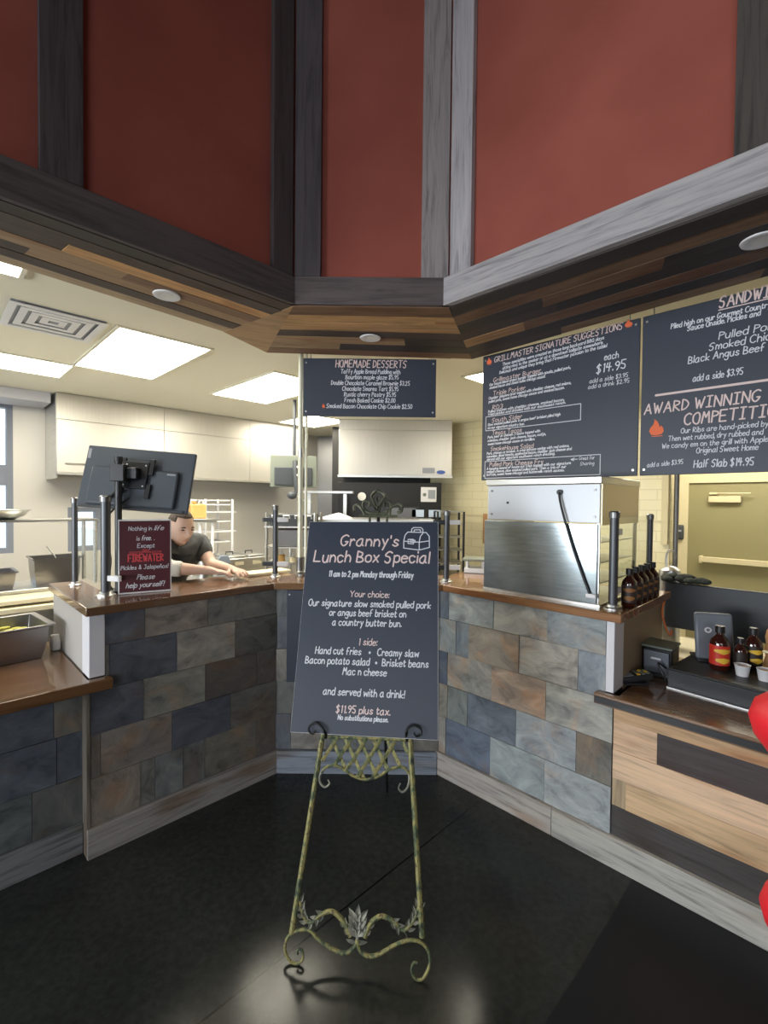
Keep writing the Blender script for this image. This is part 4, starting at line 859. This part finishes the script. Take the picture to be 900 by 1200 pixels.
build('canopy', G().box(.013, 1.397, .022, .28, 2.02, 2.675), 'steel_dark', t); build('lower_rim', G().box(-.01, 1.42, -.008, .02, 1.96, 1.989), 'steel', t)
build('label_plate', G().box(1.045, 1.20, -.004, -.0005, 2.015, 2.085), 'labelgrey', t); g = G().lathe([(0, 0), (.055, 0), (.055, .003), (0, .003)], 20, (0, 0, 0), 1, .45); 
for i, v in enumerate(g.v): g.v[i] = (1.275 + v[0], -.001 - v[2], 2.03 + v[1])
build('oval_badge', g, 'blue', t)
# smoker oven beneath it
t = thing('smoker_oven', 'tall black smoker oven under the square hood', 'oven', (-.58, 5.86, 0))
build('body', G().box(0, 1.30, 0, .26, .05, 1.90), 'blacksteel', t, bev=.006); build('door', G().box(.20, 1.02, -.03, -.002, .25, 1.60), 'blackmetal', t, bev=.006)
build('control_panel', G().box(1.04, 1.235, -.03, -.002, 1.66, 1.845), 'white', t, bev=.004); build('dial', G().cyl((1.085, -.045, 1.75), (1.085, -.031, 1.75), .022, seg=14), 'stool', t); build('display', G().box(1.13, 1.22, -.034, -.031, 1.70, 1.81), 'labelgrey', t)
build('gauge', G().cyl((.30, -.04, 1.72), (.30, -.002, 1.72), .052, seg=18), 'paper', t); build('door_window', G().box(.62, .98, -.036, -.031, 1.35, 1.58), 'steel_dark', t)
for a, b in ((.93, 1.08), (1.14, 1.29)): build('window', G().box(a, b, -.036, -.031, 1.47, 1.56), 'bluegrey', t)
t = thing('rolling_rack', 'dark rolling tray rack behind the post right of the lunch special board', 'rack', (.62, 5.35, 0))
for a, b in ((0, 0), (.30, 0), (0, .35), (.30, .35)): build('upright', G().box(a - .012, a + .012, b - .012, b + .012, 0, 1.55), 'blackmetal', t)
for z in (.8, .95, 1.1, 1.25, 1.4, 1.54): build('shelf', G().box(0.012, .288, .0, .35, z, z + .012), 'steel', t)
t = thing('wall_shelf', 'steel shelf on uprights against the dark recess left of the smoker', 'shelf', (-.95, 5.6, 0))
build('shelf_board', G().box(0, .58, -.15, .15, 1.75, 1.775), 'steel', t)
for a in (.46, .03): build('upright', G().box(a, a + .04, -.02, .02, 0, 1.749), 'steel', t)
t = thing('back_table', 'steel table with papers behind the lunch special board', 'table', (-.98, 4.9, 0))
build('top', G().box(0, 1.5, -.25, .25, 1.44, 1.48), 'steel', t, bev=.004)
for a, b in ((.04, -.2), (1.44, -.2), (.04, .2), (1.44, .2)): build('leg', G().cyl((a, b, 0), (a, b, 1.439), .018, seg=10), 'steel', t)
g = G().add([(-.16, -.1, 0), (.18, -.1, 0), (.18, .1, 0), (-.16, .1, 0), (.04, -.02, .055), (.06, .04, .05)], [(0, 1, 4), (1, 2, 5, 4), (2, 3, 5), (3, 0, 4, 5), (3, 2, 1, 0)]); single('paper_sheets', g, 'paper', 'white papers lying on the steel table behind the lunch board', 'papers', (-.52, 4.9, 1.481))

def lamp_panel(label, u0, u1, v0, v1):
    t = thing('ceiling_light', label, 'ceiling light', LF((u0 + u1) / 2, (v0 + v1) / 2, 2.68), RL, 'fluorescent ceiling panels')
    a, b = (u1 - u0) / 2, (v1 - v0) / 2
    build('diffuser', G().box(-a, a, -b, b, -.008, -.002), 'lamp', t)
    build('frame', G().box(-a - .02, a + .02, -b - .02, -b - .0005, -.012, -.001).box(-a - .02, a + .02, b + .0005, b + .02, -.012, -.001).box(-a - .02, -a - .0005, -b, b, -.012, -.001).box(a + .0005, a + .02, -b, b, -.012, -.001), 'ceil', t)
lamp_panel('large square looking ceiling light panel right of the air vent', -.68, -.13, .64, 1.75)
lamp_panel('ceiling light panel at the left edge below the air vent', -1.8, -.69, 1.80, 2.28)
lamp_panel('ceiling light panel left of the desserts board', .47, 1.05, .80, 1.90)
lamp_panel('small far ceiling light panel behind the galvanised pole', 1.77, 2.32, 2.08, 2.78)
lamp_panel('ceiling light panel between the desserts board and the grill menu', 1.60, 2.2, -1.2, -.22)
lamp_panel('sliver of ceiling light panel at the upper left edge', -1.75, -1.20, .17, .29)
t = thing('ceiling_light', 'unseen ceiling panel added to brighten the corridor by the olive door', 'ceiling light', RF(.9, 3.6, 2.68), RR, 'fluorescent ceiling panels')  # unseen panel added to brighten the door area
build('diffuser', G().box(-.6, .6, -.3, .3, -.008, -.002), 'lamp', t); build('frame', G().box(-.62, .62, -.32, -.3005, -.012, -.001).box(-.62, .62, .3005, .32, -.012, -.001).box(-.62, -.6005, -.3, .3, -.012, -.001).box(.6005, .62, -.3, .3, -.012, -.001), 'ceil', t)
t = thing('ceiling_vent', 'square louvred air vent in the kitchen ceiling at left', 'vent', LF(-.97, .85, 2.68), RL)
for k, s_ in enumerate((.225, .17, .115, .06)):
    b = s_ - .035; z = -.014 + k * .003
    g = G()
    for (x0, y0, x1, y1) in ((-s_, -s_, s_, -b), (-s_, b, s_, s_), (-s_, -b, -b, b), (b, -b, s_, b)): g.box(x0, x1, y0, y1, z - .003, z + .001)
    build('louvre', g, 'white', t)
build('backing', G().box(-.22, .22, -.22, .22, -.003, -.001), 'labelgrey', t)
for lab, p in (('round recessed downlight in the left plank soffit', (-1.0, 2.14)), ('round recessed downlight in the middle of the plank soffit', (-.088, 2.66)), ('round recessed downlight in the plank soffit at the right edge', (1.31, 1.65))):
    t = thing('downlight', lab, 'downlight', (p[0], p[1], 2.583), 0, 'recessed soffit downlights')
    build('trim_ring', lathe_at([(.030, -.002), (.048, -.007), (.058, -.005), (.060, .0), (.045, .0), (.030, .001)], 28), 'white', t); build('lens', lathe_at([(0, -.003), (.030, -.003), (.030, -.001), (0, -.001)], 24), 'paper', t)

# ================================================================== KITCHEN EQUIPMENT IN THE MIDDLE
t = thing('tray_rack', 'white wire tray rack against the back left steel wall', 'rack', LF(.58, 2.3, 0), RL)
for a in (0, .30): 
    for b in (0, .35): build('upright', G().cyl((a, b, .0), (a, b, 1.665), .014, seg=8), 'white', t)
for z in (1.20, 1.31, 1.42, 1.52, 1.60, 1.645): build('tray', G().box(-.04 if z in (1.31, 1.52) else .016, .36 if z in (1.31, 1.52) else .284, .02, .33, z, z + .012), 'white', t)
t = thing('side_table', 'tall narrow steel table holding the jar of yellow oil', 'table', LF(.44, 2.15, 0), RL)
build('top', G().box(-.13, .14, -.12, .12, 1.43, 1.468), 'steel', t, bev=.003)
for a in (-.1, -.02, .11): build('leg', G().cyl((a, -.08, .0), (a, -.08, 1.43), .015, seg=8), 'white', t)
t = thing('oil_jar', 'square plastic jar of yellow oil on the narrow steel table', 'jar', LF(.425, 2.15, 1.469), RL)
build('jar', G().box(-.075, .075, -.06, .06, 0, .145).cyl((-.03, 0, .145), (-.03, 0, .175), .025, seg=12), 'yellowliq', t, bev=.012); build('handle', G().tube(smooth_pts([(.02, 0, .14), (.03, 0, .175), (.06, 0, .175), (.065, 0, .14)], 4), .008), 'white', t); build('lid', G().cyl((-.03, 0, .176), (-.03, 0, .19), .028, seg=12), 'white', t)
t = thing('steam_table', 'steel steam table with two cream label plates behind the cook', 'steam table', LF(.44, 1.5, 0), RL)
build('body', G().box(-.02, .42, 0, .5, .0, 1.12), 'steel', t, bev=.006)
for a in (.06, .24): build('label_plate', G().box(a, a + .085, -.004, -.0005, 1.06, 1.09), 'cuttingboard', t)
for a in (.02, .22): build('lid', G().box(a, a + .17, .04, .40, 1.121, 1.14), 'steel', t, bev=.004); build('lid_handle', G().tube([(a + .05, .2, 1.14), (a + .05, .2, 1.165), (a + .12, .2, 1.165), (a + .12, .2, 1.14)], .006), 'blackmetal', t)
t = thing('steel_bucket', 'round steel bain marie pot between the cook and the blue cloth', 'pot', LF(.22, 1.5, .93), RL); build('pot', lathe_at([(0, 0), (.065, 0), (.072, .2), (.08, .205), (.08, .212), (.068, .206), (.06, .01), (0, .01)], 20), 'steel', t)
single('work_table', G().box(-.25, .41, 1.36, 1.95, .0, .929), 'steel', 'steel work table under the round pot', 'table', CL, RL, bev=.006)
g = G().prism([(-.06, 0), (.06, 0), (.07, .12), (.045, .17), (-.03, .175), (-.07, .10)], -.008, .008); single('hanging_cloth', g, 'towel', 'blue grey cloth draped at the front corner of the steam table', 'cloth', LF(.375, 1.475, .99), RL, bev=.006)
t = thing('monitor', 'small grey green screen on an arm left of the galvanised pole', 'monitor', LF(1.14, 1.5, 1.79), RL - .5)
build('housing', G().box(-.24, .22, 0, .03, .0, .32), 'stool', t, bev=.006); build('rear_shell', G().box(-.20, .17, -.02, -.0005, .02, .20), 'dark', t, bev=.006); build('arm', G().tube([(0, -.03, .26), (.0, -.06, .16), (.02, -.05, -.06)], .026, 10).ell((-.03, -.05, -.08), (.05, .04, .04)), 'dark', t)
for z in (.12, .20): build('bolt', G().cyl((.02, -.105, z), (.02, -.08, z), .012, seg=10), 'white', t)
build('cable', G().tube(smooth_pts([(-.03, -.05, -.04), (.06, -.06, -.12), (.16, -.04, -.15)], 5), .006), 'white', t); build('ceiling_rod', G().cyl((.0, .06, .10), (.0, .06, .885), .016, seg=10).box(-.02, .02, .031, .07, .08, .14), 'dark', t)
t = thing('equipment_stand', 'steel stand with dark bins between the corner post and the pole', 'stand', (-1.02, 4.05, 0))
for a, b in ((0, 0), (.42, 0), (0, .4), (.42, .4)): build('leg', G().cyl((a, b, 0), (a, b, 1.55), .014, seg=8), 'steel', t)
for z in (1.10, 1.24, 1.42): build('shelf', G().box(-.02, .44, -.02, .42, z, z + .012), 'steel', t)
build('bin', G().box(0.02, .40, .0, .36, 1.433, 1.535), 'dark', t, bev=.006); build('bin', G().box(.04, .38, .04, .36, 1.253, 1.40), 'steel_dark', t, bev=.006)
for a in (.05, .15, .25, .34): build('handle', G().tube([(a, -.012, 1.50), (a, -.03, 1.525), (a + .05, -.03, 1.525), (a + .05, -.012, 1.50)], .006), 'white', t)
for lab, x, h, m_ in (('squeeze bottle of yellow sauce between the corner post and the pole', -.90, .10, 'yellowliq'), ('shorter pale squeeze bottle right of the yellow one', -.80, .075, 'cuttingboard')):
    t = thing('squeeze_bottle', lab, 'bottle', (x, 4.10, 1.113), 0, 'squeeze bottles'); build('bottle', lathe_at([(0, 0), (.028, 0), (.03, .01), (.03, h * .6), (.02, h * .7), (0, h * .7)]), m_, t); build('nozzle', lathe_at([(.02, h * .701), (.014, h * .8), (.004, h * 1.15), (0, h * 1.15)]), 'white', t)
single('cream_board', G().box(-.16, .16, -.07, .07, 0, .018), 'cuttingboard', 'cream cutting board under the hands of the cook on the left bar', 'cutting board', LF(.12, .335, 1.161), RL, bev=.004)
# ================================================================== THE COOK
def skin_mesh(verts, edges, rad, root=0, sub=2):
    me = bpy.data.meshes.new('sk'); me.from_pydata(verts, edges, []); o = bpy.data.objects.new('sk', me); COL.objects.link(o)
    md = o.modifiers.new('s', 'SKIN'); md.use_smooth_shade = True
    sv = me.skin_vertices[0].data
    for i, r in enumerate(rad): sv[i].radius = r if isinstance(r, tuple) else (r, r); sv[i].use_root = (i == root)
    ss = o.modifiers.new('u', 'SUBSURF'); ss.levels = sub; ss.render_levels = sub
    dg = bpy.context.evaluated_depsgraph_get(); dg.update(); r = bpy.data.meshes.new_from_object(o.evaluated_get(dg)); bpy.data.objects.remove(o); return r
def mesh_to_g(me, g=None):
    g = g or G(); g.add([v.co[:] for v in me.vertices], [tuple(p.vertices) for p in me.polygons]); return g
OX, OY = -1.60, 3.24
person = thing('person', 'cook in charcoal shirt and black apron leaning over the bar, both arms reaching', 'person', (OX, OY, 0))
def W2(p): return (p[0] - OX, p[1] - OY, p[2])
class Sk:
    def __init__(s): s.v = []; s.e = []; s.r = []
    def pt(s, p, r, par=None):
        s.v.append(W2(p)); s.r.append(r); i = len(s.v) - 1
        if par is not None: s.e.append((par, i))
        return i
    def chain(s, par, pts):
        for p, r in pts: par = s.pt(p, r, par)
        return par
V3 = Vector
fw = V3((.86, -.5, 0)); lt = V3((.5, .86, 0))       # facing, and the cook's left
hip = V3((-1.62, 3.25, .93)); sh = V3((-1.385, 3.10, 1.345))
RS, LS = V3((-1.46, 2.95, 1.345)), V3((-1.28, 3.24, 1.335))
RE, LE = V3((-1.305, 2.80, 1.238)), V3((-1.16, 3.13, 1.215))
RW, LW = V3((-1.095, 2.845, 1.222)), V3((-.985, 2.985, 1.212))
neck = V3((-1.365, 3.065, 1.385)); HC = V3((-1.325, 3.025, 1.472))
def body(sk, inflate=0.0, arms=True, legs=True, hands=True, neckup=True, rs=1.0):
    i0 = sk.pt(hip, (.135 + inflate, .105 + inflate))
    i1 = sk.chain(i0, [(hip.lerp(sh, .35), (.128 + inflate, .105 + inflate)), (hip.lerp(sh, .72), (.142 + inflate, .11 + inflate))])
    i2 = sk.pt(sh - V3((0, 0, .015)), (.115 + inflate, .075 + inflate), i1)
    if neckup: sk.chain(i2, [(neck, .058), (HC - V3((0, 0, .04)), .062)])
    return i0, i2
b = Sk(); i0, i2 = body(b, -.03)
for s_, e, w_ in ((RS, RE, RW), (LS, LE, LW)):
    k = b.chain(i2, [(s_, .058), (s_.lerp(e, .5), .049), (e, .042), (e.lerp(w_, .35), .043), (e.lerp(w_, .75), .033), (w_, .027)])
    d = (w_ - e).normalized(); side = d.cross(V3((0, 0, 1))).normalized(); dn = V3((0, 0, -1))
    palm = w_ + d * .05 + dn * .006; k2 = b.pt(palm, (.034, .019), k)
    kn = palm + d * .042
    for q, (off, ln_) in enumerate(((.030, .068), (.010, .078), (-.011, .073), (-.031, .056))):
        b0 = kn + side * off; f1 = b0 + d * ln_ * .45 + dn * .004 + side * off * .1; f2 = b0 + d * ln_ * .78 + dn * .016 + side * off * .15; f3 = b0 + d * ln_ + dn * .026 + side * off * .15
        b.chain(k2, [(b0, .0115), (f1, .0095), (f2, .0088), (f3, .0075)])
    ts = 1 if (s_ is RS) else -1
    tsd = side * (-ts)
    t0 = w_ + d * .035 + tsd * .030; b.chain(k2, [(t0, .0135), (t0 + d * .030 + tsd * .022 + dn * .008, .011), (t0 + d * .056 + tsd * .026 + dn * .016, .0085)])
for sg_ in (1, -1):
    h_ = hip + lt * sg_ * .095 + V3((0, 0, -.05)); b.chain(i0, [(h_, .095), (hip + lt * sg_ * .105 + V3((0, 0, -.25)), .082), (hip + lt * sg_ * .11 + V3((0, 0, -.47)) + fw * .02, .058), (hip + lt * sg_ * .11 + V3((0, 0, -.66)), .053), (hip + lt * sg_ * .11 + V3((0, 0, -.86)), .038), (hip + lt * sg_ * .11 + V3((0, 0, -.885)) + fw * .09, .036), (hip + lt * sg_ * .115 + V3((0, 0, -.893)) + fw * .17, .028)])
bm_ = skin_mesh(b.v, b.e, b.r)
g = mesh_to_g(bm_)
# head: shaped ellipsoid with brow, nose, mouth, chin and ears, turned along the gaze and tipped down
hd = V3((.80, -.60, 0)).normalized()
HM = Matrix.Translation(W2(HC)) @ Matrix(((hd.x, -hd.y, 0, 0), (hd.y, hd.x, 0, 0), (0, 0, 1, 0), (0, 0, 0, 1))) @ Matrix.Rotation(math.radians(16), 4, 'Y')      # local x = face, y = left
def headshape(g, k=1.0, only=None):
    seg, rings = 40, 30; vs = []; n0 = len(g.v)
    for i in range(rings + 1):
        th = PI * i / rings
        for j_ in range(seg):
            ph = 2 * PI * j_ / seg; x, y, z = math.sin(th) * math.cos(ph), math.sin(th) * math.sin(ph), math.cos(th)
            X, Y, Z = x * .098, y * .076, z * .122
            if z < 0: Y *= 1 + .28 * z; X *= (1 + .12 * z) if x > 0 else (1 + .38 * z)        # jaw narrows, nape tucks in
            fx = max(x, 0)
            def bumpf(cy, cz, sy, sz, h): return h * math.exp(-((Y - cy) / sy) ** 2 - ((Z - cz) / sz) ** 2) * (1 if x > .2 else 0)
            X += bumpf(0, -.022, .011, .020, .026) + bumpf(0, .004, .008, .02, .012) + bumpf(0, .030, .045, .011, .006) - bumpf(.031, .012, .014, .011, .009) - bumpf(-.031, .012, .014, .011, .009)
            X += bumpf(0, -.057, .024, .006, .006) + bumpf(0, -.067, .022, .006, .006) - bumpf(0, -.0625, .024, .003, .005) + bumpf(0, -.098, .022, .018, .014) + bumpf(.04, -.03, .02, .025, .004) + bumpf(-.04, -.03, .02, .025, .004)
            vs.append(HM @ V3((X * k, Y * k, Z * k)))
    fs = [(i * seg + j_, i * seg + (j_ + 1) % seg, (i + 1) * seg + (j_ + 1) % seg, (i + 1) * seg + j_) for i in range(rings) for j_ in range(seg)]
    if only: fs = [f for f in fs if only(HM.inverted() @ (sum((vs[q] for q in f), V3()) / 4))]
    g.add(vs, fs)
headshape(g)
for sg_ in (1, -1):
    e = G(); e.T = HM; e.ell((-.012, .075 * sg_, .0), (.020, .010, .032), 12, 8); g.add(e.v, e.f)
body_o = build('body', g, 'skin', person)
rm = body_o.modifiers.new('remesh', 'REMESH'); rm.mode = 'VOXEL'; rm.voxel_size = .0045; rm.use_smooth_shade = True
sm_ = body_o.modifiers.new('smooth', 'SMOOTH'); sm_.iterations = 2; sm_.factor = .4
g = G(); headshape(g, 1.045, lambda p: (p.z > .052 - p.x * .28 + (.03 if p.x > .05 else 0) or (p.x < -.02 and p.z > -.05)) and not (p.x > .035 and p.z < .088))
hr = build('hair', g, 'hair', person); so = hr.modifiers.new('solid', 'SOLIDIFY'); so.thickness = .006; so.offset = -1
for sg_ in (1, -1):
    e = G(); e.T = HM; e.ell((.0865, .031 * sg_, .011), (.006, .012, .0045), 10, 6); build('eye', e, 'eye', person)
    e = G(); e.T = HM; e.tube([(.093, .018 * sg_, .028), (.0945, .031 * sg_, .032), (.087, .045 * sg_, .028)], [.003, .0042, .0025], 6); build('eyebrow', e, 'hair', person)
e = G(); e.T = HM; e.tube([(.083, -.022, -.0635), (.093, 0, -.0625), (.083, .022, -.0635)], [.0015, .003, .0015], 6); build('mouth', e, 'lip', person)
# clothes
c = Sk(); i0, i2 = body(c, .014, neckup=False); c.r[i2] = (.150, .122); c.chain(i2, [(neck + fw * .012 - V3((0, 0, .012)), .080)])
for s_, e in ((RS, RE), (LS, LE)): c.chain(i2, [(s_, .076), (s_.lerp(e, .62), .066)])
shirt = build('shirt', mesh_to_g(skin_mesh(c.v, c.e, c.r)), 'shirt', person); dm = shirt.modifiers.new('ease', 'DISPLACE'); dm.strength = .012; dm.mid_level = 0
c = Sk(); c.chain(None, [(RS.lerp(RE, .30), .060), (RS.lerp(RE, .7), .058), (RE, .053), (RE.lerp(RW, .33), .052), (RE.lerp(RW, .42), .047)]); build('sleeve', mesh_to_g(skin_mesh(c.v, c.e, c.r)), 'sleeve', person)
g = G(); up = (sh - hip).normalized(); nrm = lt.cross(up).normalized()
if nrm.dot(fw) < 0: nrm = -nrm
rows = []
for tt, hw, dp in ((-.75, .17, .155), (-.3, .17, .15), (0, .165, .148), (.3, .155, .142), (.6, .13, .146), (.9, .095, .142), (1.02, .085, .132)):
    base = hip.lerp(sh, tt) if tt >= 0 else hip + V3((0, 0, tt * .5)); ax = nrm if tt >= 0 else fw; row = []
    for q in range(9):
        a = (q / 8 - .5) * 2; row.append(W2(base + lt * (hw * math.sin(a * 1.15)) + ax * (dp * math.cos(a * 1.0))))
    rows.append(row)
g.add([p for r_ in rows for p in r_], [(i * 9 + k, i * 9 + k + 1, i * 9 + k + 10, i * 9 + k + 9) for i in range(len(rows) - 1) for k in range(8)])
ap = build('apron', g, 'apron', person); so = ap.modifiers.new('solid', 'SOLIDIFY'); so.thickness = .006
build('neck_strap', G().tube([W2(sh + nrm * .10 + lt * .075), W2(sh + V3((0, 0, .05)) + lt * .075), W2(sh - nrm * .07 + V3((0, 0, .05)))], .006).tube([W2(sh + nrm * .10 - lt * .075), W2(sh + V3((0, 0, .05)) - lt * .075), W2(sh - nrm * .07 + V3((0, 0, .05)))], .006), 'apron', person)
c = Sk(); i = c.pt(hip + V3((0, 0, .02)), (.145, .115))
for sg_ in (1, -1): c.chain(i, [(hip + lt * sg_ * .095 + V3((0, 0, -.06)), .106), (hip + lt * sg_ * .105 + V3((0, 0, -.25)), .094), (hip + lt * sg_ * .11 + V3((0, 0, -.47)) + fw * .02, .072), (hip + lt * sg_ * .11 + V3((0, 0, -.66)), .068), (hip + lt * sg_ * .11 + V3((0, 0, -.84)), .060)])
build('trousers', mesh_to_g(skin_mesh(c.v, c.e, c.r)), 'trouser', person)
for sg_ in (1, -1):
    p0 = hip + lt * sg_ * .11; g = G(); g.tube([W2(p0 + V3((0, 0, -.835))), W2(p0 + V3((0, 0, -.88)) + fw * .0), W2(p0 + V3((0, 0, -.885)) + fw * .10), W2(p0 + V3((0, 0, -.897)) + fw * .20)], [.046, .046, .044, .030], 14); build('shoe', g, 'black', person)
